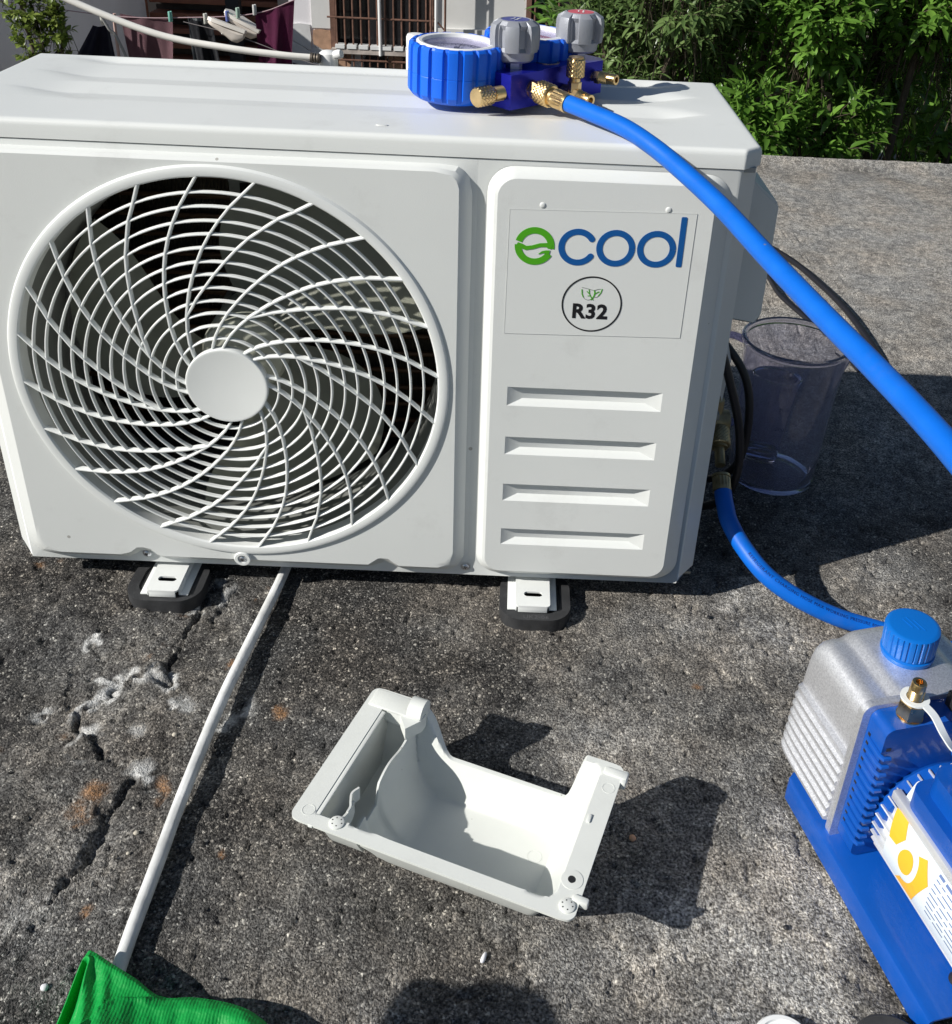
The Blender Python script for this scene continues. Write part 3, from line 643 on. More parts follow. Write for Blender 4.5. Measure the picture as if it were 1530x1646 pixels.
# ---- lid
def lid():
    bm = NB(); x0, x1, y0, y1 = -.0230, W_ + .0230, -.0012, D_ + .004; nx, ny = 150, 90
    def edge_drop(d): 
        return 0 if d > .006 else .006 - math.sqrt(max(0, .006 ** 2 - (.006 - d) ** 2))
    def h(x, y):
        ex0 = .035 + .25 * abs(y - .12) * .3; 
        z = .506; f = 0
        K = [(.0, 0), (.083, 0), (.126, -1), (.156, 0), (.202, -1), (.240, 0), (.276, -1), (.284, 0), (.4, 0)]
        for (ya, ha), (yb, hb_) in zip(K, K[1:]):
            if ya <= y < yb: f = ha + (hb_ - ha) * (y - ya) / (yb - ya)
        ym = min((abs(y - c) for c in (.126, .202, .27)))
        tx = min((x - x0 - .035 - .9 * ym) / .06, (x1 - .032 - .9 * ym - x) / .05); tx = max(0, min(1, tx)); tx = tx * tx * (3 - 2 * tx)
        f = f * .0058 * tx
        return z + f
    chx = .018
    def bound(u, y):   # clip corners at 45 degrees in front
        c = max(0, chx - (y - y0)); lo = x0 + c; hi = x1 - c; return lo + (hi - lo) * u
    us = [0, .002, .004, .006, .008, .012, .018] + [.018 + (.964) * i / 110 for i in range(1, 110)] + [.982, .988, .992, .994, .996, .998, 1]
    ys = [0, .0008, .0018, .003, .0045, .006] + [.006 + (y1 - y0 - .006) * i / 150 for i in range(1, 149)] + [y1 - y0 - .004, y1 - y0 - .002, y1 - y0 - .0008, y1 - y0]
    V = []
    for dy in ys:
        y = y0 + dy; row = []
        for u in us:
            x = bound(u, y); dd = min(dy, y1 - y, x - bound(0, y), bound(1, y) - x); row.append(bm.verts.new((x, y, h(x, y) - edge_drop(max(0, dd)))))
        V.append(row)
    for A, B in zip(V, V[1:]):
        for i in range(len(A) - 1): bm.faces.new((A[i], A[i + 1], B[i + 1], B[i]))
    edge = V[0] + [r[-1] for r in V[1:-1]] + list(reversed(V[-1])) + [r[0] for r in reversed(V[1:-1])]
    for z in (.4880,):
        nxt = [bm.verts.new((v.co.x, v.co.y, z)) for v in edge]; bridge(bm, edge, nxt)
    c = Vector((W_ / 2, D_ / 2, 0)); ins = [bm.verts.new((c.x + (v.co.x - c.x) * .985, c.y + (v.co.y - c.y) * .96, .4880)) for v in nxt]; bridge(bm, nxt, ins)
    up = [bm.verts.new((v.co.x, v.co.y, .4999)) for v in ins]; bridge(bm, ins, up); bm.faces.new(up)
    o = part('lid', bm, M_WHITE, ac, ang=50)
    bm = NB(); box(bm, (-.017, .004, .484), (W_ + .017, D_ - .002, .4885)); part('lid_gap', bm, M_GREY, o, smooth=False)
    bm = NB(); 
    for (x, y) in ((.408, .03),): lathe(bm, [(.006, 0), (.0055, .0006), (0, .001)], FR((x, y, .5062), (1, 0, 0), (0, .45, 0)), 20)
    part('paint_blister', bm, M_WHITE, o)
lid()
# ---- electrical cover bump on the right side
bm = NB()
P = [(W_ + .021, .465), (W_ + .030, .457), (W_ + .068, .426), (W_ + .069, .30), (W_ + .064, .290), (W_ + .021, .296)]
solidext(bm, P, [], -.092, -(D_ - .01), FRONT); bmesh.ops.bevel(bm, geom=[e for e in bm.edges], offset=.0022, segments=2, affect='EDGES', clamp_overlap=True)
part('terminal_cover', bm, M_WHITE, ac, ang=40)
# ---- sticker
Lf = FRONT
bm = NB(); solidext(bm, [(.5308, .3162), (.7050, .3192), (.7057, .4475), (.5312, .4443)], [], .0121, .0123, Lf); lab = part('label_sticker', bm, M_LABEL, ac, smooth=False)
bm = NB(); stroke(bm, [(.5308, .3162), (.7050, .3192), (.7057, .4475), (.5312, .4443)], .0005, Lf, .0123, .00015, closed=True); part('sticker_edge', bm, M_SEDGE, lab, smooth=False)
hh = .01235
def S(fn, m, nm='print'):
    bm = NB(); fn(bm); return part(nm, bm, m, lab, smooth=False)
def caps(bm, x, z, r): solidext(bm, circle(x, z, r, 16), [], hh - .0002, hh + .00033, Lf)
def ecool_e(bm):
    cx, cz, r, wd = .5561, .4090, .0157, .0064
    stroke(bm, arc(cx, cz, r, 164, -8, 26), wd, Lf, hh)                       # upper bowl
    # wave bar joins the bowl's right end to the left side
    stroke(bm, [(cx + r + .0006, cz - .0005), (cx + .011, cz + .0016), (cx + .005, cz + .0012), (cx - .002, cz - .0012), (cx - .008, cz - .0022), (cx - .0125, cz - .0002), (cx - .0165, cz + .0022)], .0042, Lf, hh + .00012, taper=[1.1, 1, .9, .9, 1, 1.1, .6])
    stroke(bm, arc(cx, cz, r, 176, 332, 26), wd, Lf, hh + .00006)
    stroke(bm, [(cx + .0145, cz - .0058), (cx + .011, cz - .0052), (cx + .0075, cz - .0058), (cx + .004, cz - .0078)], .0036, Lf, hh + .00018, taper=[1.2, .8, .6, .1])
S(ecool_e, M_GREEN, 'green_letter')
def ring_(cx, cz, r, wd, a0, a1):
    def f(bm):
        stroke(bm, arc(cx, cz, r, a0, a1, 36), wd, Lf, hh)
        if a1 - a0 < 359:
            for a in (a0, a1): caps(bm, cx + r * math.cos(R(a)), cz + r * math.sin(R(a)), wd / 2)
    return f
S(ring_(.5970, .4097, .01545, .0060, 34, 326), M_PBL, 'blue_letter'); S(ring_(.6330, .4102, .01545, .0060, 0, 360), M_PBL, 'blue_letter'); S(ring_(.6716, .4110, .01545, .0060, 0, 360), M_PBL, 'blue_letter')
def ell(bm): solidext(bm, rrect(.6917, .3940, .6973, .4440, .0013, 3), [], hh, hh + .0003, Lf)
S(ell, M_PBL, 'blue_letter')
S(lambda bm: stroke(bm, arc(.6149, .3514, .0287, 0, 360, 72), .0014, Lf, hh), M_BLACK, 'badge_ring')
tb = text_bm('R32', .0212, off=.00075, space=1.06); bmesh.ops.transform(tb, matrix=Lf @ Matrix.Translation((.5958, .3366, hh + .0002)), verts=tb.verts); part('badge_text', tb, M_BLACK, lab, smooth=False)
def lf1(bm):
    for pts, wd in (([(.6042, .3668), (.6047, .3620), (.6062, .3585)], .0010), ([(.6163, .3665), (.6170, .3635), (.6163, .3600), (.6148, .3575), (.6135, .3562)], .0012), ([(.6112, .3668), (.6118, .3625), (.6135, .3592), (.6160, .3560)], .0009),
                    ([(.6092, .3650), (.6118, .3622)], .0007), ([(.6102, .3602), (.6128, .3604)], .0007), ([(.6238, .3680), (.6228, .3640), (.6205, .3606)], .0009), ([(.6172, .3624), (.6190, .3640), (.6212, .3650)], .0007), ([(.6200, .3652), (.6195, .3636)], .0005)):
        stroke(bm, pts, wd, Lf, hh)
S(lf1, M_GREEN, 'leaf_mark')
def lf2(bm):
    for pts in ([(.6040, .3690), (.6080, .3682), (.6120, .3672), (.6158, .3662)], [(.6062, .3585), (.6080, .3566), (.6105, .3560), (.6135, .3566)], [(.6164, .3664), (.6190, .3675), (.6220, .3680)], [(.6205, .3606), (.6188, .3592), (.6166, .3592)]): stroke(bm, pts, .0005, Lf, hh)
S(lf2, M_PGREY, 'leaf_outline')
# ---- feet
for fx0, fx1, pads, cfo in ((.133, .1865, (.1125, .197), .141), (.5475, .6035, (.5385, .6195), .5565)):
    sgn = -1
    bm = NB()
    y0f = -.041; a, b = cfo, cfo + (.036 if cfo < .3 else .039)
    top = rrect(a, y0f, b, .05, .004, 4); hole = slot((a + b) / 2 + .0005, -.020, .021, .0082)
    solidext(bm, top, [hole], -.0102, -.0080)
    box(bm, (a + .001, .04, -.0102), (b - .001, .325, -.008))
    box(bm, (fx0, y0f + .004, -.018), (a + .003, .32, -.0160), bev=.0006); box(bm, (a + .0, y0f + .003, -.018), (a + .002, .32, -.0085), bev=.0006)
    box(bm, (b - .001, y0f + .005, -.018), (b + .001, .32, -.0095), bev=.0006); box(bm, (b, y0f + .005, -.018), (fx1, .32, -.0165), bev=.0006)
    box(bm, (a + .003, y0f + .0002, -.0175), (b - .003, y0f + .002, -.009), bev=.0007)
    ft = part('foot_rail', bm, M_PLAST, ac, ang=30)
    p0, p1 = pads; yp = -.052 if cfo > .3 else -.049
    if cfo < .3: p0, p1, yp = .114, .199, -.046
    bm = NB(); solidext(bm, rrect(p0, yp, p1, .03, .026, 8), [rrect(p0 + .012, yp + .012, p1 - .012, .018, .016, 8)], -.0355, -.0185); solidext(bm, rrect(p0 + .012, yp + .012, p1 - .012, .018, .016, 8), [], -.0355, -.0205)
    rp = tag(part('rubber_pad', bm, M_RUBBER, ft, ang=30), '', ''); del rp['label']; del rp['category']
    if cfo > .3:
        tb = text_bm('UK2-06', .0085, space=1.1); bmesh.ops.transform(tb, matrix=Matrix.Translation((.5655, -.0495, -.0184)) , verts=tb.verts); 
        part('pad_lettering', tb, mat('rubber_print', (.075, .075, .08), .7), ft, smooth=False)
    bm = NB(); solidext(bm, rrect(p0, .25, p1, .335, .02, 6), [], -.0355, -.0185); part('rubber_pad', bm, M_RUBBER, ft, ang=30)

# ---- service valves on the right side
bm = NB(); Fv = axisframe((.755, .168, .122), (1, 0, 0)); lathe(bm, [(.0, 0), (.010, 0), (.010, .04), (.014, .041), (.014, .058), (.009, .060), (0, .060)], Fv, 24); lathe(bm, [(.0, -.016), (.008, -.016), (.008, .03), (.0, .03)], axisframe((.797, .168, .122), (0, 0, 1)), 20); part('service_valve', bm, M_BRASSD, ac)
bm = NB(); Fv = axisframe((.735, .148, .052), (1, 0, 0)); lathe(bm, [(.0, 0), (.010, 0), (.010, .03), (.0135, .031), (.0135, .052), (0, .052)], Fv, 6); lathe(bm, [(0, 0), (.009, 0), (.009, .025), (0, .026)], axisframe((.774, .148, .052), (0, 0, 1)), 20); part('service_valve', bm, M_BRASSD, ac)
bm = NB(); box(bm, (.757, .120, .150), (.790, .19, .158), bev=.001); box(bm, (.7615, .11, .156), (.7635, .2, .19), bev=.0005); part('valve_bracket', bm, M_GALV, ac)

# ------------------------------------------------------------------ manifold gauge on the lid
MO = Vector((.527, .099, .5085)); MX = Vector((.70, .714, 0)); MY = Vector((-.714, .70, 0)); MZ = Vector((0, 0, 1))
MF = FR(MO, MX, MY, MZ)
mg = thing('manifold_gauge', 'blue refrigerant manifold with two round gauges and grey knobs on the white lid', 'gauge set', (.55, .15, .508))
bm = NB(); b2 = NB()
solidext(bm, [(0, 0), (.046, 0), (.050, .004), (.100, .004), (.104, 0), (.138, 0), (.146, .010), (.146, .036), (.138, .044), (0, .044)], [circle(.0795, .026, .0125, 28)], 0, .034, MF)
bmesh.ops.bevel(bm, geom=[e for e in bm.edges if len(e.link_faces) == 2 and e.calc_face_angle(0) > .6], offset=.0012, segments=2, affect='EDGES')
blk = part('manifold_block', bm, M_ANOD, mg, ang=30)
bm = NB(); Fs = MF @ Matrix.Translation((.0795, .026, 0)); lathe(bm, [(.0125, .028), (.0125, .0345), (.0105, .0345), (.0100, .029), (0, .029)], Fs, 36); part('sight_glass_ring', bm, M_BRASS, mg)
bm = NB(); lathe(bm, [(0, .0292), (.006, .0293), (.006, .0275), (.0, .0275)], Fs, 6); 
for k in range(4): box(bm, (-.009, -.0008, .029), (.009, .0008, .0312), Fs @ Matrix.Rotation(R(45 * k + 20), 4, 'Z'))
part('sight_glass_insert', bm, M_BRASS, mg)
def gauge(x, y, tilt, red):
    T = MF @ Matrix.Translation((x, y, .0025)) @ Matrix.Rotation(tilt, 4, 'X')
    n = 240
    def rf(r, h, a, j):
        if r < .040 or h < .004: return r
        d = math.degrees(a) % 360; k = (d % 18) / 18
        on = .14 < k < .78
        return r + (.0030 if on else 0) * (1 if h < .053 else .7)
    bm = NB()
    lathe(bm, [(0, 0), (.040, 0), (.0445, .003), (.0455, .008), (.0455, .0258), (.0451, .0264), (.0455, .027), (.0455, .046), (.0450, .0520), (.0437, .0542), (.0420, .0545), (.0412, .0535), (.0410, .047)], T, n, rf=rf)
    bt = part('gauge_boot', bm, M_BBOOT, mg, ang=25)
    bm = NB(); lathe(bm, [(.0412, .0500), (.0408, .0540), (.0385, .0552), (.0350, .0545), (.0335, .048), (.0335, .044)], T, 72); part('gauge_bezel', bm, M_WPL, mg)
    bm = NB(); lathe(bm, [(.0335, .046), (0, .046)], T, 48); dl = part('gauge_dial', bm, M_DIAL, mg)
    bm = NB(); 
    stroke(bm, arc(0, 0, .028, -40, 220, 40), .0018, T, .0462); stroke(bm, arc(0, 0, .022, -40, 220, 40), .001, T, .0462)
    for k in range(27):
        a = R(-40 + k * 10); stroke(bm, [(.0235 * math.cos(a), .0235 * math.sin(a)), (.027 * math.cos(a), .027 * math.sin(a))], .0006, T, .0462)
    part('dial_print', bm, M_KRED if red else M_DIALD, dl, smooth=False)
    bm = NB(); stroke(bm, [(-.006, -.005), (.02, .013)], .0014, T, .0475); lathe(bm, [(.003, .0462), (.003, .049), (0, .049)], T, 16); part('needle', bm, M_DARK, dl, smooth=False)
    bm = NB(); lathe(bm, [(.0340, .0515), (.02, .0524), (0, .0527), (0, .0515), (.02, .0512), (.034, .0503), (.034, .0515)], T, 48); part('gauge_glass', bm, M_FILM, mg)
gauge(-.010, .071, R(2), False); gauge(.095, .071, R(2), True)
def knob(x, y, disc, rot):
    T = MF @ Matrix.Translation((x, y, .034)) @ Matrix.Rotation(R(rot), 4, 'Z')
    bm = NB(); lathe(bm, [(.0085, 0), (.0085, .0075), (0, .0075)], T, 6); lathe(bm, [(.005, .0), (.005, .012), (0, .012)], T, 16); part('valve_stem', bm, M_STEEL, mg, ang=20)
    def rf(r, h, a, j):
        if h < .017 or h > .044 or r < .017: return r
        d = math.degrees(a) % 60
        return r + .0036 * (1 if d < 33 else 0) - (.0034 if 36 < d < 57 and .020 < h < .041 else 0)
    bm = NB(); lathe(bm, [(0, .007), (.0175, .007), (.0195, .009), (.0205, .0165), (.0210, .0175), (.0215, .021), (.0220, .030), (.0218, .038), (.0205, .0425), (.0175, .0462), (.0150, .0468), (.0142, .0462), (0, .0462)], T, 180, rf=rf)
    kn = part('knob', bm, M_KNOB, mg, ang=25)
    bm = NB(); lathe(bm, [(.0138, .0463), (.0138, .0467), (0, .0467)], T, 36); d = part('knob_disc', bm, disc, kn)
    bm = NB(); stroke(bm, [(-.0078, -.002), (-.003, -.003), (.002, -.002), (.0075, -.003)], .0014, T, .0468); stroke(bm, [(-.006, .003), (.0, .002), (.006, .003)], .001, T, .0468); part('disc_print', bm, M_WPL, kn, smooth=False)
knob(.0307, .0275, M_KBLUE, 22); knob(.126, .0255, M_KRED, 40)
def fitting(name, o, d, segs, m=M_BRASS, parent=mg):
    """segs: (kind, length, radius)"""
    F = axisframe(o, d); h = 0; bm = NB()
    for kind, L, r in segs:
        if kind == 'k': knurl(bm, F, r, h, h + L)
        elif kind == 'h': lathe(bm, [(0, h), (r * .9, h), (r, h + .0008), (r, h + L - .0008), (r * .9, h + L), (0, h + L)], F, 6)
        elif kind == 't':
            pr = [(0, h)]; nth = max(2, int(L / .0016))
            for i in range(nth): pr += [(r, h + L * (i + .1) / nth), (r * .9, h + L * (i + .6) / nth)]
            lathe(bm, pr + [(r * .9, h + L), (0, h + L)], F, 28)
        elif kind == 'o':   # open tube end
            lathe(bm, [(0, h), (r, h), (r, h + L - .001), (r * .92, h + L), (r * .55, h + L), (r * .5, h + L - .006), (0, h + L - .006)], F, 28)
        elif kind == 'g':   # crimped ferrule
            n = 64; lathe(bm, [(0, h), (r * .93, h), (r, h + .001), (r, h + L * .75), (r * 1.06, h + L * .8), (r * 1.06, h + L), (0, h + L)], F, n, rf=lambda rr, hh_, a, j: rr * (1 + (.04 * math.cos(a * 16) if rr > .001 and hh_ < h + L * .78 else 0)))
        else: lathe(bm, [(0, h), (r, h), (r, h + L), (0, h + L)], F, 28)
        h += L
    return part(name, bm, m, parent, ang=30)
P_ = lambda x, y, z: MF @ Vector((x, y, z))
fitting('brass_plug', P_(0, .013, .0150), -MX, [('t', .012, .0075), ('c', .003, .006), ('k', .020, .0095)])
fitting('hose_coupling', P_(.030, .001, .0180), Vector((.714, -.70, -.10)), [('c', .003, .0085), ('h', .008, .0095), ('k', .018, .0115), ('c', .004, .0085), ('g', .019, .0092)])
fitting('centre_valve', P_(.081, -.012, .004), (0, 0, 1), [('c', .004, .008), ('h', .013, .0072), ('c', .004, .0058), ('k', .019, .0092), ('c', .0015, .0078)])
fitting('centre_stub', P_(.081, .002, .009), -MY, [('c', .012, .007)])
fitting('centre_outlet', P_(.080, -.014, .0075), Vector((.62, -.78, -.02)), [('h', .008, .0075), ('t', .008, .0065), ('o', .009, .0060)])
fitting('side_port', P_(.124, .001, .019), Vector((.80, -.60, .02)), [('c', .004, .005), ('h', .007, .0072), ('t', .010, .0062), ('o', .009, .0056)])

# ------------------------------------------------------------------ blue hoses
e0 = P_(.030, .001, .018) + Vector((.714, -.70, -.10)).normalized() * .051
PH = [e0 - Vector((.714, -.70, -.1)).normalized() * .004, e0, (.603, .060, .5200), (.632, .022, .5170), (.653, -.008, .5110), (.674, -.040, .5020), (.706, -.104, .4865), (.731, -.184, .4735), (.753, -.268, .4650), (.770, -.345, .4610), (.781, -.414, .460), (.795, -.50, .455), (.85, -.62, .42), (.98, -.72, .34), (1.16, -.74, .22), (1.36, -.66, .08), (1.48, -.50, -.005), (1.52, -.30, -.024), (1.46, -.12, -.0245), (1.33, -.06, -.0245)]
up_h = catmull(PH, 10)
bm = NB(); tube(bm, up_h, .0083, 20)
h1 = tag(link('charging_hose', bm, M_BHOSE), 'thick blue hose running from the manifold on the lid towards the lower right', 'hose', 'blue charging hoses')
LH = [(.7995, .084, .0725), (.7998, .076, .0685), (.8005, .066, .0645), (.8035, .047, .055), (.818, .023, .038), (.841, -.006, .022), (.875, -.024, .006), (.918, -.034, -.010), (.962, -.040, -.020), (1.02, -.060, -.0225), (1.10, -.09, -.0225), (1.19, -.10, -.0225), (1.27, -.08, -.0225), (1.325, -.065, -.0225)]
lo_h = catmull(LH, 10)
bm = NB(); tube(bm, lo_h, .0104, 20)
h2 = tag(link('charging_hose', bm, M_BHOSE), 'blue hose curving over the concrete from the brass valve to behind the vacuum pump', 'hose', 'blue charging hoses')
# lettering wrapped on the lower hose
def wrap_text(s, path, r, s0, size, ang0, parent, m):
    tb = text_bm(s, size, space=1.15); L = [0]
    for a, b in zip(path, path[1:]): L.append(L[-1] + (b - a).length)
    bmesh.ops.subdivide_edges(tb, edges=[e for e in tb.edges if e.calc_length() > .0012], cuts=1)
    T, N_ = frames(path)
    for v in tb.verts:
        q = s0 + v.co.x; i = max(0, min(len(L) - 2, next((k for k in range(len(L)) if L[k] > q), len(L)) - 1)); f = (q - L[i]) / max(1e-9, L[i + 1] - L[i])
        p = path[i].lerp(path[i + 1], f); t = T[i].lerp(T[i + 1], f).normalized()
        up = Vector((0, 0, 1)); side = t.cross(up).normalized(); un = side.cross(t).normalized()
        a = ang0 + v.co.y / r; v.co = p + (un * math.cos(a) - side * math.sin(a)) * (r + .00025)
    bmesh.ops.reverse_faces(tb, faces=tb.faces)
    return part('hose_lettering', tb, m, parent, smooth=False)
wrap_text('REFRIGERANT CHARGING HOSE MAX WORKING PRESSURE 800PSI BP4000PSI', lo_h, .0104, .085, .0052, R(-42), h2, mat('hose_print', (.002, .012, .12), .6))
fitting('valve_adapter', (.801, .163, .1165), Vector((-.002, -.048, -.0262)), [('c', .004, .010), ('k', .024, .0135), ('c', .003, .010), ('c', .024, .0062)], M_BRASSD, h2)
fitting('hose_ferrule', (.799, .1035, .0830), Vector((.0, -.82, -.50)), [('c', .003, .0112), ('g', .018, .0105)], M_BRASSD, h2)

# ------------------------------------------------------------------ black cables at the valves, black strands behind that stand in for a shadow
def cable(pts, r, m, label, cat='cable', name='cable_and_shade_strand', group=None, n=12, rr=None):
    P = catmull(pts, 8); bm = NB(); tube(bm, P, r if rr is None else [rr(i) for i in range(len(P))], n); return tag(link(name, bm, m), label, cat, group)
cable([(.745, .155, .27), (.775, .135, .25), (.800, .125, .19), (.818, .123, .13), (.823, .123, .07), (.812, .14, .02), (.77, .17, -.010), (.72, .24, -.024), (.66, .40, -.0255)], .0052, M_CABLE_SHADE, 'black cable hanging straight down beside the brass valves', group='black cables at the service valves')
cable([(.750, .20, .25), (.790, .20, .225), (.830, .19, .175), (.842, .18, .115), (.836, .18, .05), (.81, .22, .0), (.77, .27, -.022), (.72, .40, -.0255)], .0052, M_CABLE_SHADE, 'black cable bowed outwards between the brass valves and the clear jug', group='black cables at the service valves')
bm = NB(); solidext(bm, [(.7665, .26), (.786, .265), (.800, .215), (.797, .160), (.785, .19)], [], -.1495, -.1510, FRONT); tag(link('plastic_tag', bm, M_WPL, smooth=False), 'white plastic tag hanging among the black cables', 'tag')
cable([(.62, 1.50, -.022), (.85, 1.33, -.022), (1.00, 1.17, -.022), (1.058, 1.04, -.022), (1.066, .92, -.022), (1.09, .82, -.022), (1.115, .73, -.024), (1.135, .65, -.029), (1.14, .62, -.036)], .0048, M_CABLE_SHADE, 'thin black strand standing in for a shadow nearest to the clear jug', group='black strands standing in for the shadow behind the hose')  # dark band of shade modelled as two black tubes
cable([(.60, 1.66, -.020), (.85, 1.50, -.020), (1.04, 1.28, -.020), (1.125, 1.12, -.020), (1.160, .98, -.020), (1.178, .86, -.020), (1.186, .76, -.024), (1.19, .66, -.030), (1.19, .62, -.040)], .0062, M_CABLE_SHADE, 'thick black strand standing in for a shadow just right of the blue hose', group='black strands standing in for the shadow behind the hose')

# ------------------------------------------------------------------ clear jug and small cup inside
JX, JY = .917, .292
jug = thing('measuring_jug', 'large clear plastic measuring jug with a handle standing beside the unit', 'jug', (JX, JY, G))
J = FR((JX, JY, G))
def spout(r, h, a, j):
    if h < .15: return r
    k = max(0, (h - .15) / .065); d = (a - R(-5) + math.pi) % (2 * math.pi) - math.pi
    return r + .020 * k * k * math.exp(-(d / .34) ** 2)
prof = [(0, .0035), (.030, .0035), (.053, .0025), (.0555, .0), (.0580, .002), (.0590, .009), (.0605, .05), (.0625, .10), (.0645, .15), (.0655, .18), (.0668, .204), (.0700, .2060), (.0712, .2090), (.0705, .2125), (.0675, .2140), (.0650, .2125), (.0640, .205), (.0632, .18), (.0623, .15), (.0603, .10), (.0583, .05), (.0570, .012), (.0540, .0075), (.030, .0065), (0, .0062)]
bm = NB(); lathe(bm, prof, J, 96, rf=spout); part('jug_body', bm, M_CLEAR, jug, ang=50)
ha = R(158); hd = Vector((math.cos(ha), math.sin(ha), 0)); jc = Vector((JX, JY, G))
hp = catmull([jc + hd * .063 + Vector((0, 0, .196)), jc + hd * .085 + Vector((0, 0, .200)), jc + hd * .103 + Vector((0, 0, .190)), jc + hd * .108 + Vector((0, 0, .150)), jc + hd * .100 + Vector((0, 0, .095)), jc + hd * .082 + Vector((0, 0, .070)), jc + hd * .060 + Vector((0, 0, .068))], 7)
bm = NB(); hs = hd.cross(Vector((0, 0, 1)))
rows = []
for i, p in enumerate(hp):
    t = (hp[min(i + 1, len(hp) - 1)] - hp[max(i - 1, 0)]).normalized(); n_ = t.cross(hs)
    rows.append([bm.verts.new(p + hs * a + n_ * b) for a, b in ((-.009, -.0012), (.009, -.0012), (.009, .0012), (-.009, .0012))])
for A, B in zip(rows, rows[1:]): bridge(bm, A, B)
bm.faces.new(rows[0]); bm.faces.new(list(reversed(rows[-1]))); part('jug_handle', bm, M_THICK, jug)
def wrapc(tb, r0, r1, h0, ac_, cx=JX, cy=JY, slope=.02):
    for v in tb.verts:
        a = ac_ + v.co.x / r0; h = h0 + v.co.y; rr = r0 + (h - .1) * slope + .0004
        v.co = Vector((cx + rr * math.cos(a), cy + rr * math.sin(a), G + h))
M_JP = mat('jug_print', (.10, .11, .22), .5)
for i, s in enumerate(('400', '300', '200', '100')):
    tb = text_bm(s + ' -', .008); wrapc(tb, .0618, 0, .165 - .03 * i, R(-112)); part('jug_print', tb, M_JP, jug, smooth=False)
tb = text_bm('CUPS', .009); wrapc(tb, .0628, 0, .182, R(-118)); part('jug_print', tb, M_JP, jug, smooth=False)
cup = thing('measuring_cup', 'small clear measuring cup with a little water standing inside the clear jug', 'cup', (.905, .312, -.026))
CM = Matrix.Translation((.902, .313, -.020)) @ Matrix.Rotation(R(-8), 4, 'X') @ Matrix.Rotation(R(5), 4, 'Y')
bm = NB(); lathe(bm, [(0, .001), (.020, .001), (.0235, .0), (.0250, .003), (.0265, .03), (.0300, .085), (.0330, .1245), (.0345, .1255), (.0345, .1275), (.0320, .1270), (.0285, .085), (.0250, .03), (.0235, .006), (.019, .004), (0, .004)], CM, 64); part('cup_body', bm, M_CLEAR, cup, ang=50)
M_WATER = mat('water', (.86, .92, 1.), .02, trans=1., ior=1.33)
bm = NB(); lathe(bm, [(0, .0042), (.0185, .0042), (.0233, .0062), (.0243, .018), (.0220, .0176), (0, .0175)], CM, 48); part('cup_water', bm, M_WATER, cup, ang=50)

# ------------------------------------------------------------------ valve cover lying on its back
CA = Vector((.372, -.369, G)); CU = Vector((.942, -.335, .0)).normalized(); CV = Vector((.335, .942, 0)).normalized()
CU3 = (CU + Vector((0, 0, -.006))).normalized(); CF = FR(CA + Vector((0, 0, .0025)), CU3, CV, CU3.cross(CV))
cov = thing('valve_cover', 'white plastic valve cover lying open side up on the concrete', 'cover', CA)
def sst(x): x = max(0., min(1., x)); return x * x * (3 - 2 * x)
HC = .073
def cov_h(u, v, back=True):
    top = (.061 + .0035 * math.sin(v * 95)) if v > .066 else .061 - .020 * sst((.066 - v) / .006)
    if v < .04: top = .05
    if u < .0185: lft = HC
    elif u < .0200: lft = HC + (.010 - HC) * (u - .0185) / .0015
    elif u < .0455: lft = .010
    elif u < .0470: lft = .010 + (top - .010) * (u - .0455) / .0015
    elif u < .0490: lft = top
    elif u < .0820: lft = top * (1 - math.sqrt(max(0, 1 - (1 - (u - .0490) / .0330) ** 2)))
    else: lft = 0
    rgt = HC if u > .2235 else (HC * ((u - .196) / .0275) ** 1.35 if u > .196 else 0)
    f0 = .0125; frt = HC if v < f0 else (HC * max(0, 1 - (v - f0) / .031) ** 1.25 if v < f0 + .031 else 0)
    bk = HC * max(0, (v - .118) / .030) ** 1.3 if v > .118 else 0
    m = max(lft, rgt, frt, min(bk, HC)); s_ = 0
    vals = [lft, rgt, frt, min(bk, HC)]
    p = 5; m2 = sum((x / HC) ** p for x in vals) ** (1 / p) * HC
    if lft >= max(vals) - 1e-9: m2 = lft
    return min(m2, HC)
def cov_vmax(u):
    low = .1385; hi = .155
    if u < .058: return hi
    if u < .088: return hi + (low - hi) * sst((u - .058) / .030)
    if u < .196: return low
    if u < .206: return low + (hi - low) * sst((u - .196) / .010)
    return hi
def cov_cap(u):       # upper limit of the back wall
    lo = .034
    if u < .045: return HC
    if u < .088: return HC + (lo - HC) * sst((u - .045) / .043)
    if u < .196: return lo
    if u < .2085: return lo + (HC - lo) * sst((u - .196) / .0125)
    return HC
bm = NB(); us = [0, .001, .004, .010, .016, .0185, .0200, .026, .033, .040, .0455, .0470, .0489, .0491, .0494, .0500, .0508, .0520, .0535] + [.0555 + .0022 * i for i in range(16)] + [.0915 + .0045 * i for i in range(23)] + [.196 + .00175 * i for i in range(17)] + [.2265, .232, .238, .2415, .2425]
us = sorted(set(round(x, 5) for x in us)); nv = 70; rows = []
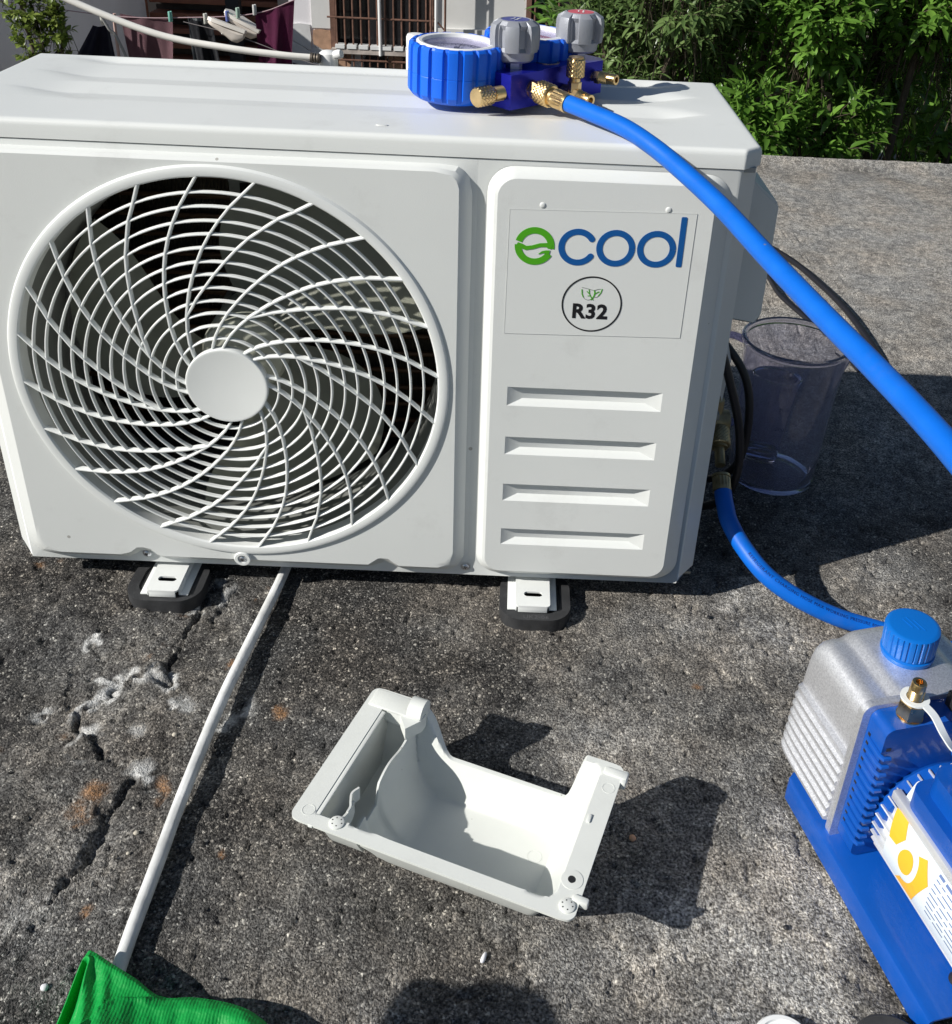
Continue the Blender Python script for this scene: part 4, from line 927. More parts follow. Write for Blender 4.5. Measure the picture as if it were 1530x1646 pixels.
for u in us:
    vm = cov_vmax(u); row = []
    for j in range(nv + 1):
        t = j / nv; v = vm * t; 
        h = cov_h(u, v); 
        if v > .115: h = min(h, cov_cap(u)) if u > .0186 and u < .2234 else h
        # round flange corners
        uu, vv = u, v; rc = .008
        for (cu_, cv_, su, sv) in ((0, 0, 1, 1), (.2425, 0, -1, 1), (0, .155, 1, -1), (.2425, .155, -1, -1)):
            du = (u - cu_) * su; dv = (v - cv_) * sv
            if 0 <= du < rc and 0 <= dv < rc:
                ex, ey = rc - du, rc - dv; L = math.hypot(ex, ey); mx_ = max(ex, ey)
                if L > 1e-9: uu = cu_ + su * (rc - ex * mx_ / L); vv = cv_ + sv * (rc - ey * mx_ / L)
        row.append(bm.verts.new(CF @ Vector((uu, vv, h + .0022))))
    rows.append(row)
for A, B in zip(rows, rows[1:]):
    for j in range(nv): bm.faces.new((A[j], B[j], B[j + 1], A[j + 1]))
bmesh.ops.recalc_face_normals(bm, faces=bm.faces)
if sum(f.normal.z for f in bm.faces) < 0: bmesh.ops.reverse_faces(bm, faces=bm.faces)
bmesh.ops.solidify(bm, geom=bm.faces[:], thickness=.0022)
part('cover_shell', bm, M_COVER, cov, ang=45)
# inner rib wall of the left pocket, following a wavy line, with a clip
def wall(name, pts, h0, h1fn, th=.0018):
    bm = NB(); P = catmull([(p[0], p[1], 0) for p in pts], 6); A = []
    for i, p in enumerate(P):
        t = (P[min(i + 1, len(P) - 1)] - P[max(i - 1, 0)]).normalized(); n_ = Vector((-t.y, t.x, 0)); f = i / (len(P) - 1); top = h1fn(f)
        A.append([bm.verts.new(CF @ Vector((q.x, q.y, hh_))) for q, hh_ in ((p + n_ * th / 2, h0), (p + n_ * th / 2, top), (p - n_ * th / 2, top), (p - n_ * th / 2, h0))])
    for a, b in zip(A, A[1:]): bridge(bm, a, b)
    bm.faces.new(A[0]); bm.faces.new(list(reversed(A[-1]))); return part(name, bm, M_COVER, cov, ang=40)
wall('clip_rib', [(.040, .016), (.041, .028), (.039, .038)], .055, lambda f: .073 - .004 * f)
wall('clip_arm', [(.037, .052), (.0345, .044), (.0375, .036), (.0405, .030), (.041, .024)], .055, lambda f: .069 + .004 * f)
bm = NB(); solidext(bm, [(.0185, .142), (.058, .1425), (.0570, .134), (.0475, .120), (.036, .133), (.0185, .1345)], [], .060, .0745, CF); part('corner_web', bm, M_COVER, cov, ang=30)
bm = NB(); 
lathe(bm, [(.0115, -.008), (.0115, .006), (.0095, .0068), (0, .0068)], CF @ Matrix.Translation((.050, .1445, HC)) @ Matrix.Rotation(R(90), 4, 'Y') @ Matrix.Translation((-.001, 0, 0)), 24)
box(bm, (.004, .1325, .0735), (.056, .153, .0765), CF, bev=.0012); part('corner_tab', bm, M_COVER, cov, ang=30)
bm = NB(); box(bm, (.0185, -.001, -.0005 + HC), (.0225, .131, .0015 + HC), CF, bev=.0005); part('flange_edge', bm, M_COVER, cov)
for (u, v) in ((.0395, .0095), (.2345, .0115)):
    bm = NB(); lathe(bm, [(.0062, .070), (.0062, .0764), (.0056, .0768), (0, .0768)], CF @ Matrix.Translation((u, v, 0)), 28); bs = part('screw_boss', bm, M_COVER, cov)
    bm = NB()
    for k in range(6): lathe(bm, [(.0005, .0767), (.0005, .0771), (0, .0771)], CF @ Matrix.Translation((u + .0042 * math.cos(k), v + .0042 * math.sin(k) * .9, 0)), 8)
    part('boss_dimple', bm, M_DARK, bs)
bm = NB(); lathe(bm, [(.0030, HC + .0020), (.0030, HC + .0027), (0, HC + .0027)], CF @ Matrix.Translation((.2310, .034, 0)), 24); part('screw_hole', bm, M_DARK, cov)
bm = NB(); lathe(bm, [(.0085, HC + .0010), (.0085, HC + .0026), (.0034, HC + .0028), (.0034, HC + .001)], CF @ Matrix.Translation((.2315, .034, 0)), 28); part('hole_pad', bm, M_COVER, cov)
bm = NB(); box(bm, (.226, .141, HC - .002), (.247, .149, HC + .004), CF, bev=.0015); box(bm, (.2415, .137, HC - .006), (.247, .151, HC + .003), CF, bev=.0015); part('snap_tab', bm, M_COVER, cov)
bm = NB(); box(bm, (.236, .0165, HC - .003), (.2490, .0225, HC + .0045), CF, bev=.0015); part('snap_tab', bm, M_COVER, cov)
bm = NB(); box(bm, (.2265, .088, HC + .002), (.2295, .096, HC + .0038), CF, bev=.0006); part('moulded_nub', bm, M_COVER, cov)
for (u, v, r) in ((.012, .012, .0055), (.2345, .128, .0055), (.184, .094, .0065), (.176, .056, .004)):
    bm = NB(); hz = cov_h(u, v) + .0022; lathe(bm, [(r, hz - .0002), (r, hz + .00025), (r - .0005, hz + .00025), (r - .0005, hz - .0002)], CF @ Matrix.Translation((u, v, 0)), 28); part('ejector_mark', bm, M_COVER, cov)

# ------------------------------------------------------------------ vacuum pump
PO = Vector((.842, -.316, -.008)); PU = Vector((.25, -.968, 0)).normalized(); PV = Vector((PU.y * -1, PU.x, 0))
PF = FR(PO, PU, PV, (0, 0, 1))
pump = thing('vacuum_pump', 'blue and silver vacuum pump on a blue base plate', 'pump', PO + Vector((0, 0, -.025)))
# base plate: folded sheet with rounded ends
bm = NB()
u0, u1, v0, v1 = -.062, .168, -.0165, .150
sec = [(v0 - .0015, -.020), (v0 - .0012, -.006), (v0 + .0008, -.0015), (v0 + .004, 0), (v1 - .004, 0), (v1 - .0008, -.0015), (v1 + .0012, -.006), (v1 + .0015, -.020)]
seci = [(v0 + .0005, -.020), (v0 + .0010, -.007), (v0 + .005, -.002), (v1 - .005, -.002), (v1 - .0010, -.007), (v1 - .0005, -.020)]
loop = sec + list(reversed(seci)); A = []
for u, ins in ((u0, .010), (u0 + .004, .004), (u0 + .010, 0), (u1 - .008, 0), (u1, .002)):
    A.append([bm.verts.new(PF @ Vector((u, min(max(v, v0 + ins - .0015), v1 - ins + .0015), z))) for v, z in loop])
for a, b in zip(A, A[1:]): bridge(bm, a, b)
bm.faces.new(A[0]); bm.faces.new(list(reversed(A[-1])))
bp_ = part('base_plate', bm, M_PBLUE, pump, ang=40)
for u, v in ((-.035, .016), (.145, .023), (-.035, .12), (-.020, .005)):
    bm = NB(); lathe(bm, [(.0062, 0), (.0062, .002), (.0045, .0045), (0, .005)], PF @ Matrix.Translation((u, v, 0)), 20); part('base_bolt', bm, M_DARK, pump)
for u, v in ((-.045, .005), (.15, .005), (-.045, .13), (.15, .13)):
    bm = NB(); lathe(bm, [(0, -.0255), (.007, -.0255), (.008, -.002), (0, -.002)], PF @ Matrix.Translation((u, v, 0)), 20); part('rubber_foot', bm, M_RUBBER, pump)
# silver oil housing lofted along u
def housing_section(k, sh):
    """k scales inset (rounded far end), returns (v,z) closed loop"""
    L = []
    L += [(.004, .006), (-.006, .010)]
    nb = 7
    for i in range(nb):
        z = .014 + i * .0108; amp = .0030
        L += [(-.0145 + i * .0004, z), (-.0145 + i * .0004, z + .0028), (-.0118 + i * .0004, z + .0048), (-.0118 + i * .0004, z + .0088)]
    L += [(-.0105, .0915), (-.006, .0935), (-.0052, .110), (-.0035, .128), (-.0008, .1375), (.005, .1435), (.013, .1455), (.020, .1448), (.0245, .1462), (.029, .1500), (.036, .1520), (.060, .1525)]
    Rr = [(.122 - v, z) for v, z in reversed(L[:-1])]
    P = L + Rr; c = (.061, .075)
    return [(c[0] + (v - c[0]) * sh, .004 + (z - .004) * (1 - (1 - sh) * .9)) for v, z in P]
bm = NB(); A = []
for u, sh in ((-.092, .86), (-.0905, .905), (-.087, .945), (-.082, .972), (-.074, .99), (-.060, 1.0), (0, 1.0)):
    A.append([bm.verts.new(PF @ Vector((u + .003 * 0, v, z))) for v, z in housing_section(0, sh)])
for a, b in zip(A, A[1:]): bridge(bm, a, b)
bm.faces.new(A[0]); bm.faces.new(list(reversed(A[-1])))
part('oil_housing', bm, M_ALU, pump, ang=38)
bm = NB(); fl = rrect(-.0100, -.004, .1320, .1555, .009, 5); solidext(bm, fl, [], 0, .007, PF @ FR((0, 0, 0), (0, 1, 0), (0, 0, 1), (1, 0, 0))); bmesh.ops.bevel(bm, geom=[e for e in bm.edges if len(e.link_faces) == 2 and e.calc_face_angle(0) > 1], offset=.0008, segments=1, affect='EDGES'); part('housing_flange', bm, M_ALU, pump, ang=30)
bm = NB(); lathe(bm, [(0, -.004), (.0042, -.004), (.0050, 0), (0, .0)], axisframe(PF @ Vector((-.0002, .0015, .1500)), -PU), 20); part('flange_bolt', bm, M_DARK, pump)
# cap
bm = NB(); Fc = PF @ Matrix.Translation((-.046, .0624, .1525)) @ Matrix.Rotation(R(3), 4, 'X') @ Matrix.Scale(.83, 4)
lathe(bm, [(0, 0), (.0262, 0), (.0272, .003), (.0272, .006), (.0255, .007), (.0262, .0085), (.0268, .011), (.0275, .033), (.0268, .0360), (.0245, .0375), (.0225, .0378), (0, .0378)], Fc, 168, rf=lambda r, h, a, j: r - (.0016 if (h > .010 and h < .0345 and r > .026 and (math.degrees(a) % (360 / 28)) < 4.2) else 0))
cp = part('oil_cap', bm, M_CAPB, pump, ang=30)
bm = NB()
for i, (a, b) in enumerate(((-.010, .004), (-.012, .008), (-.006, .011))): stroke(bm, [(a, -.006 + i * .005), (b, -.003 + i * .005)], .0007, Fc, .0378, .0005)
part('cap_marks', bm, M_CAPB, cp, smooth=False)
# blue end casting with slanted ribs
EF = PF @ FR((0, 0, 0), (0, 1, 0), (0, 0, 1), (1, 0, 0))     # (a,b,c)->(v,z,u)
bm = NB(); cs = rrect(-.0030, .001, .1250, .1515, .008, 5); solidext(bm, cs, [], .0072, .0300, EF); bmesh.ops.bevel(bm, geom=[e for e in bm.edges if len(e.link_faces) == 2 and e.calc_face_angle(0) > 1], offset=.002, segments=2, affect='EDGES')
cast_ = part('end_casting', bm, M_PBLUE, pump, ang=35)
for i in range(12):
    z = .022 + i * .0093
    bm = NB(); tube(bm, [PF @ Vector((.0125, -.0036, z + .0012)), PF @ Vector((.0300, -.0036, z)), PF @ Vector((.0335, -.0020, z - .0002)), PF @ Vector((.0345, .0035, z + .0002))], [.0022, .0024, .0024, .0018], 8); part('casting_rib', bm, M_PBLUE, pump)
bm = NB()
for i in range(12):
    z = .0265 + i * .0093; box(bm, (.0105, -.0034, z - .001), (.0135, -.0028, z + .002), PF); box(bm, (.0295, .0010, z - .0005), (.0306, .0050, z + .0025), PF)
part('rib_gaps', bm, M_DARK, cast_, smooth=False)
# brass inlet with white strap
fitting('brass_inlet', PF @ Vector((.0185, .0235, .1500)), (0, 0, 1), [('c', .003, .0105), ('h', .016, .0112), ('c', .003, .008), ('t', .009, .0062), ('o', .007, .0058)], M_BRASS, pump)
iz = Vector((.0185, .0235, .1705))
bm = NB(); lathe(bm, [(.0068, 0), (.0112, 0), (.0112, .0016), (.0068, .0016), (.0068, 0)], PF @ Matrix.Translation(iz), 40)
st = catmull([PF @ Vector(p) for p in [(.0285, .026, .1712), (.038, .0285, .1690), (.050, .031, .161), (.058, .037, .152), (.058, .047, .149), (.050, .060, .154), (.040, .072, .166), (.032, .080, .170)]], 6)
rows = []
for i, p in enumerate(st):
    t = (st[min(i + 1, len(st) - 1)] - st[max(i - 1, 0)]).normalized(); sd_ = t.cross(Vector((0, 0, 1))).normalized(); n_ = sd_.cross(t)
    rows.append([bm.verts.new(p + sd_ * a + n_ * b) for a, b in ((-.0032, 0), (.0032, 0), (.0032, .0014), (-.0032, .0014))])
for A_, B_ in zip(rows, rows[1:]): bridge(bm, A_, B_)
bm.faces.new(rows[0]); bm.faces.new(list(reversed(rows[-1])))
part('inlet_strap', bm, mat('strap_silicone', (.72, .76, .76), .35), pump, ang=50)
fitting('brass_inlet', PF @ Vector((.0185, .080, .1500)), (0, 0, 1), [('c', .003, .0085), ('h', .010, .0090), ('c', .010, .0085)], M_STEEL, pump)
bm = NB(); box(bm, (.012, .060, .150), (.022, .066, .166), PF, bev=.001); box(bm, (.010, .070, .150), (.020, .074, .162), PF, bev=.001); part('bracket', bm, M_DARK, pump)
# motor with fins
MC = (.0575, .0535)
def star():
    L = []; n = 34
    for i in range(n):
        a0 = 2 * math.pi * i / n
        for f, r in ((0, .0550), (.10, .0555), (.20, .0515), (.96, .0500)):
            a = a0 + f * 2 * math.pi / n; L.append((MC[0] + r * math.cos(a), MC[1] + r * math.sin(a)))
    return L
bm = NB(); solidext(bm, star(), [], .0370, .300, EF); part('motor_body', bm, M_MOTOR, pump, ang=25)
bm = NB(); lathe(bm, [(0, .0302), (.050, .0302), (.053, .034), (.053, .044), (.05, .046), (0, .046)], EF @ Matrix.Translation((MC[0], MC[1], 0)), 48); part('motor_ring', bm, M_PBLUE, pump)
# label wrapped around the left of the motor: param (s = along u, a = angle)
LR = .0562
def lab3(u, a, r=LR): return PF @ Vector((u, MC[0] + r * math.cos(R(a)), MC[1] + r * math.sin(R(a))))
bm = NB(); top = [(.298, 116), (.060, 116), (.056, 118)]; rows = []
for i in range(41):
    a = 116 + (196 - 116) * i / 40
    us_ = .060 + .0002 * max(0, a - 118) + (0 if a > 121 else -.004 * (121 - a) / 5 * 0)
    ulead = .0430 + .00035 * max(0, a - 122) if a < 165 else .0430 + .00035 * 43
    if a < 119: ulead = .0430 + .004 * (119 - a) / 3
    rows.append([bm.verts.new(lab3(ulead + (.298 - ulead) * f, a)) for f in (0, .1, .5, 1)])
for A_, B_ in zip(rows, rows[1:]):
    for j in range(3): bm.faces.new((A_[j], A_[j + 1], B_[j + 1], B_[j]))
lb = part('motor_label', bm, M_STICK, pump, ang=60)
def labpoly(pts, m, nm, r=LR + .0004, hole=None):
    k = 1.14 if m is M_ORANGE else 1.0
    """pts in (u, arc length s measured down from angle 118) -> on the cylinder"""
    b2 = NB(); tris = tessellate_polygon([[Vector((p[0], p[1], 0)) for p in pts]]); V = [b2.verts.new((p[0], p[1], 0)) for p in pts]
    for t in tris:
        try: b2.faces.new([V[i] for i in t])
        except ValueError: pass
    for _ in range(2): bmesh.ops.subdivide_edges(b2, edges=[e for e in b2.edges if e.calc_length() > .004], cuts=1, use_grid_fill=False)
    bmesh.ops.triangulate(b2, faces=b2.faces)
    for v in b2.verts: v.co = lab3((v.co.x - .118) * k + .118 - .008, 118 + math.degrees((v.co.y * 1.12 * k + .0085 + (.0015 if k > 1 else 0)) / LR), r)
    return part(nm, b2, m, lb, smooth=False)
# emblem: kite, disc and hooked arm
labpoly([(.0655, .0145), (.0775, .0125), (.0855, .0225), (.0815, .0310), (.0735, .0318)][::1], M_ORANGE, 'emblem_kite')
cu_, cs_ = .0940, .0330
labpoly([(cu_ + .0072 * math.cos(R(a)), cs_ + .0085 * math.sin(R(a))) for a in range(0, 360, 15)], M_ORANGE, 'emblem_disc')
arcp = [(cu_ + .0118 * math.cos(R(a)), cs_ + .0135 * math.sin(R(a))) for a in range(-62, 106, 12)]
labpoly(arcp + [(.0880, .0530), (.1080, .0520), (.1170, .0280), (.1060, .0175)], M_ORANGE, 'emblem_hook')
def labline(u0, u1, s, w_, nm='label_line'):
    return [(u0, s - w_ / 2), (u1, s - w_ / 2), (u1, s + w_ / 2), (u0, s + w_ / 2)]
rr_ = random.Random(3)
for k in range(9):
    s = .020 + k * .0038; u = .118 + k * .0006
    while u < .165 - k * .001:
        L = rr_.uniform(.004, .013); labpoly(labline(u, u + L, s, .0007 if k else .0020), M_PTXT, 'label_text'); u += L + .0022
labpoly(labline(.1165, .139, .0155, .0022), M_PTXT, 'label_text'); labpoly(labline(.142, .158, .0155, .0022), M_PTXT, 'label_text')
labpoly([(.128, .002), (.142, .002), (.142, .011), (.128, .011)], mat('print_cream', (.75, .55, .30), .5), 'label_badge')
labpoly([(.130, .0035), (.140, .0035), (.135, .0095)], M_PTXT, 'label_mark', r=LR + .0008)
# aluminium rail and blue box on top
bm = NB(); box(bm, (.040, .0100, .0845), (.300, .0175, .0935), PF, bev=.0012); part('motor_rail', bm, M_MOTOR, pump)
bm = NB(); BF = PF
solidext(bm, rrect(.050, .0135, .235, .108, .012, 6), [], .093, .112, BF); bmesh.ops.bevel(bm, geom=[e for e in bm.edges if len(e.link_faces) == 2 and e.calc_face_angle(0) > 1], offset=.004, segments=3, affect='EDGES'); part('switch_box_skirt', bm, M_PBLUE, pump, ang=35)
bm = NB(); solidext(bm, rrect(.056, .0225, .228, .100, .012, 6), [], .108, .134, BF); bmesh.ops.bevel(bm, geom=[e for e in bm.edges if len(e.link_faces) == 2 and e.calc_face_angle(0) > 1], offset=.005, segments=3, affect='EDGES'); part('switch_box', bm, M_PBLUE, pump, ang=35)
bm = NB(); tube(bm, catmull([PF @ Vector(p) for p in [(.046, .062, .128), (.046, .062, .165), (.056, .062, .186), (.09, .062, .192), (.17, .062, .192), (.20, .062, .182), (.208, .062, .16), (.208, .062, .128)]], 6), .0105, 16); part('carry_handle', bm, M_PBLUE, pump)
bm = NB(); lathe(bm, [(0, 0), (.007, 0), (.007, .001), (0, .001)], PF @ FR((.12, .0222, .122), (1, 0, 0), (0, 0, 1), (0, -1, 0)), 16); box(bm, (.125, .0217, .112), (.150, .0227, .122), PF); part('rating_plate', bm, mat('plate_worn', (.12, .14, .13), .5), pump)

# ------------------------------------------------------------------ green bag
def bag():
    bm = NB()
    B = catmull([(p[0], p[1], 0) for p in [(.2014, -.7047), (.2176, -.597), (.2256, -.5324), (.2283, -.5001), (.2307, -.4764), (.2335, -.4575), (.2391, -.4564), (.2553, -.4645), (.2779, -.4753), (.2994, -.4861), (.3231, -.4844), (.3511, -.4882), (.3716, -.4958), (.3866, -.5087), (.406, -.5485), (.4222, -.6185), (.4114, -.7047)]], 14)
    nB = len(B); nt_ = 110
    def slotd(x, y):
        ax, ay, bx, by = .2361, -.4661, .2326, -.5388; t = max(0, min(1, ((x - ax) * (bx - ax) + (y - ay) * (by - ay)) / ((bx - ax) ** 2 + (by - ay) ** 2)))
        return math.hypot(x - ax - t * (bx - ax), y - ay - t * (by - ay)), t
    hem = [(.335, -.40), (.3059, -.4807), (.2908, -.4888), (.2714, -.4920), (.2596, -.5022), (.252, -.5194), (.2477, -.5754), (.245, -.80)]
    def hemside(x, y):
        best = 9; sg = 1
        for (ax, ay), (bx, by) in zip(hem, hem[1:]):
            t = max(0, min(1, ((x - ax) * (bx - ax) + (y - ay) * (by - ay)) / ((bx - ax) ** 2 + (by - ay) ** 2))); dx, dy = x - ax - t * (bx - ax), y - ay - t * (by - ay); d = math.hypot(dx, dy)
            if d < best: best = d; sg = 1 if (bx - ax) * dy - (by - ay) * dx > 0 else -1
        return best * sg
    rows = []
    for i, p in enumerate(B):
        f = i / (nB - 1); E_ = Vector((.285 + .06 * sst((f - .3) * 1.6), -.66, 0)); row = []
        zb = .012 + .017 * sst((f - .10) / .28) - .006 * sst((f - .45) / .2) + .002 * sst((f - .6) / .15)
        row.append(Vector((p.x + (E_.x - p.x) * .06, p.y + (E_.y - p.y) * .06, G + .001))); row.append(Vector((p.x + (E_.x - p.x) * .015, p.y + (E_.y - p.y) * .015, G + zb * .5)))
        for k in range(nt_ + 1):
            b = (k / nt_) ** 1.5; x = p.x + (E_.x - p.x) * b; y = p.y + (E_.y - p.y) * b
            z = G + zb - .0018 * (1 - min(1, b / .02)) + .014 * math.sin(min(1, b * 1.3) * math.pi * .5) - .003 * sst(b / .1) * (1 - sst((f - .55) / .2))
            z += .0045 * (float(vnoise(np.array([x]), np.array([y]), 38, 3)[0]) - .5) * 2 * sst(b * 5) + .0016 * math.sin(x * 420 + y * 130) * sst(b * 9) * (1 if x < .262 else .25)
            sd_, st_ = slotd(x, y); w_ = .0012 + .0042 * math.sin(math.pi * min(1, st_ * .9 + .06)); z -= .016 * (1 - sst((sd_ - w_ * .5) / .0022)) * (1 if y > -.60 else 0); z += .0022 * math.exp(-((sd_ - w_ - .002) / .0016) ** 2)
            hs = hemside(x, y); z += .0045 * sst((hs + .0005) / .0022) * sst(b * 14)
            z += .0012 * math.exp(-((hs - .0022) / .0012) ** 2)
            z -= .007 * math.exp(-((x - .340 - (y + .53) * .4) / .010) ** 2) * sst(b * 6)
            row.append(Vector((x, y, z)))
        rows.append([bm.verts.new(q) for q in row])
    for A_, B_ in zip(rows, rows[1:]): bridge(bm, A_, B_, close=False)
    m = bpy.data.materials.new('green_nonwoven'); m.use_nodes = True; t = m.node_tree; b = t.nodes['Principled BSDF']
    b.inputs['Base Color'].default_value = (.003, .42, .07, 1); b.inputs['Roughness'].default_value = .55
    tc = t.nodes.new('ShaderNodeTexCoord'); wv = t.nodes.new('ShaderNodeTexWave'); wv.inputs['Scale'].default_value = 130; wv.inputs['Distortion'].default_value = 2.5; wv.bands_direction = 'X'
    n1 = t.nodes.new('ShaderNodeTexNoise'); n1.inputs['Scale'].default_value = 70; n1.inputs['Detail'].default_value = 4
    t.links.new(tc.outputs['Object'], wv.inputs['Vector']); t.links.new(tc.outputs['Object'], n1.inputs['Vector'])
    b1 = t.nodes.new('ShaderNodeBump'); b1.inputs['Strength'].default_value = .25; b1.inputs['Distance'].default_value = .0008; t.links.new(wv.outputs['Fac'], b1.inputs['Height'])
    b2 = t.nodes.new('ShaderNodeBump'); b2.inputs['Strength'].default_value = .7; b2.inputs['Distance'].default_value = .004; t.links.new(n1.outputs[0], b2.inputs['Height']); t.links.new(b1.outputs[0], b2.inputs['Normal']); t.links.new(b2.outputs[0], b.inputs['Normal'])
    tr = t.nodes.new('ShaderNodeBsdfTranslucent'); tr.inputs[0].default_value = (.002, .45, .07, 1); ms = t.nodes.new('ShaderNodeMixShader'); ms.inputs[0].default_value = .3
    out = t.nodes['Material Output']; t.links.new(b.outputs[0], ms.inputs[1]); t.links.new(tr.outputs[0], ms.inputs[2]); t.links.new(ms.outputs[0], out.inputs[0])
    bg_ = tag(link('cloth_bag', bm, m, ang=80), 'crumpled bright green cloth bag lying with its mouth folded open', 'bag')
bag()

# ------------------------------------------------------------------ white conduit on the ground
M_CONDUIT = mat('white_conduit', (.66, .67, .66), .55, bump=.6, bscale=90, var=.22, vscale=35, specks=110)
def conduit():
    P = catmull([(.30, .36, -.0235), (.291, .16, -.0235), (.283, .03, -.0235), (.280, -.015, -.0225), (.271, -.107, -.0205), (.2635, -.195, -.0185), (.2585, -.292, -.0205), (.2570, -.362, -.022), (.2560, -.413, -.0225), (.2555, -.450, -.0235), (.256, -.52, -.024), (.25, -.72, -.024)], 12)
    bm = NB(); rnd = random.Random(5)
    def rfn(i, k, r):
        a = k / 24 * 2 * math.pi; return r * (1 + .03 * math.sin(k * 3 + i * .15) + .015 * rnd.random())
    tube(bm, [p - Vector((0, 0, .0022)) for p in P], .0058, 24, rfn=rfn); o = tag(link('cable_conduit', bm, M_CONDUIT, ang=60), 'white painted conduit crossing the concrete from under the unit to the green bag', 'conduit')
conduit()
# ------------------------------------------------------------------ small loose things
def pebble(x, y, r, m, label, cat='pebble', sq=.7, seed=0, name='pebble', group='small stones on the roof'):
    bm = NB(); bmesh.ops.create_icosphere(bm, subdivisions=2, radius=r); rd = random.Random(seed)
    for v in bm.verts: v.co *= 1 + rd.uniform(-.15, .15); v.co.z *= sq
    bmesh.ops.translate(bm, verts=bm.verts, vec=(x, y, G + r * sq * .8)); return tag(link(name, bm, m, ang=60), label, cat, group)
M_PEB = mat('pale_stone', (.5, .46, .38), .8, bump=.4, bscale=300)
M_PW = mat('white_chip', (.72, .72, .74), .6)
pebble(.2265, -.2225, .0026, M_PEB, 'round tan pebble on the flaking concrete left of the conduit', seed=1)
pebble(.203, -.470, .0030, M_PW, 'tiny bright white bead just left of the green bag', seed=2, group=None)
pebble(.2265, -.333, .0024, M_PEB, 'pale pebble beside the conduit near the rusty patch', seed=3)
pebble(.2262, -.353, .0017, M_PEB, 'smaller grey pebble below the pale one beside the conduit', seed=4)
pebble(.6650, -.318, .0030, mat('terracotta_chip', (.62, .36, .22), .8), 'reddish stone chip at the right tip of the white cover', seed=5, sq=.8)
o = pebble(.536, -.433, .0026, M_PW, 'little white plastic chip on the concrete below the cover', seed=6, cat='chip', name='white_chip', group=None); o.scale = (1, 1, 1)
for v in o.data.vertices: v.co.y = -.433 + (v.co.y + .433) * 1.9; v.co.x = .536 + (v.co.x - .536) * .8 + (v.co.y + .433) * .3
pebble(.785, -.397, .0024, M_DARK, 'black speck of debris left of the blue base plate', seed=8, cat='debris', name='debris', group='dark specks on the roof')
pebble(.7805, -.0205, .0030, M_DARK, 'black speck of debris right of the rubber pad', seed=9, cat='debris', name='debris', group='dark specks on the roof')
# white lid disc and black disc at the bottom edge
bm = NB(); lathe(bm, [(0, 0), (.0225, 0), (.0235, .002), (.0235, .010), (.022, .012), (.019, .0122), (.0185, .010), (0, .010)], FR((.7600, -.4965, G)), 48); tag(link('white_disc', bm, M_WPL), 'round white plastic cap on the concrete at the bottom edge', 'cap')
bm = NB(); lathe(bm, [(0, 0), (.030, 0), (.031, .002), (.031, .014), (.029, .016), (0, .016)], FR((.838, -.503, G)), 48); tag(link('black_disc', bm, M_RUBBER), 'round black rubber cap on the concrete between the white cap and the pump', 'cap')

# ------------------------------------------------------------------ leafy shrubs behind the roof edge
def leaf_mesh(name, L, Wd, m, curl=.2, fold=.25, n=6):
    bm = NB(); rows = []
    for i in range(n + 1):
        t = i / n; wv = Wd / 2 * (math.sin(math.pi * min(1, t ** .85)) ** .8 if 0 < t < 1 else 0); x = L * t; z = -curl * L * t * t
        if i in (0, n): rows.append([bm.verts.new((x, 0, z))])
        else: rows.append([bm.verts.new((x, -wv, z + fold * wv)), bm.verts.new((x, 0, z)), bm.verts.new((x, wv, z + fold * wv))])
    for A_, B_ in zip(rows, rows[1:]):
        if len(A_) == 1: bm.faces.new((A_[0], B_[0], B_[1])); bm.faces.new((A_[0], B_[1], B_[2]))
        elif len(B_) == 1: bm.faces.new((A_[0], B_[0], A_[1])); bm.faces.new((A_[1], B_[0], A_[2]))
        else: bm.faces.new((A_[0], B_[0], B_[1], A_[1])); bm.faces.new((A_[1], B_[1], B_[2], A_[2]))
    me = bpy.data.meshes.new(name); bm.to_mesh(me); bm.free(); me.materials.append(m)
    me.polygons.foreach_set('use_smooth', [True] * len(me.polygons)); return me
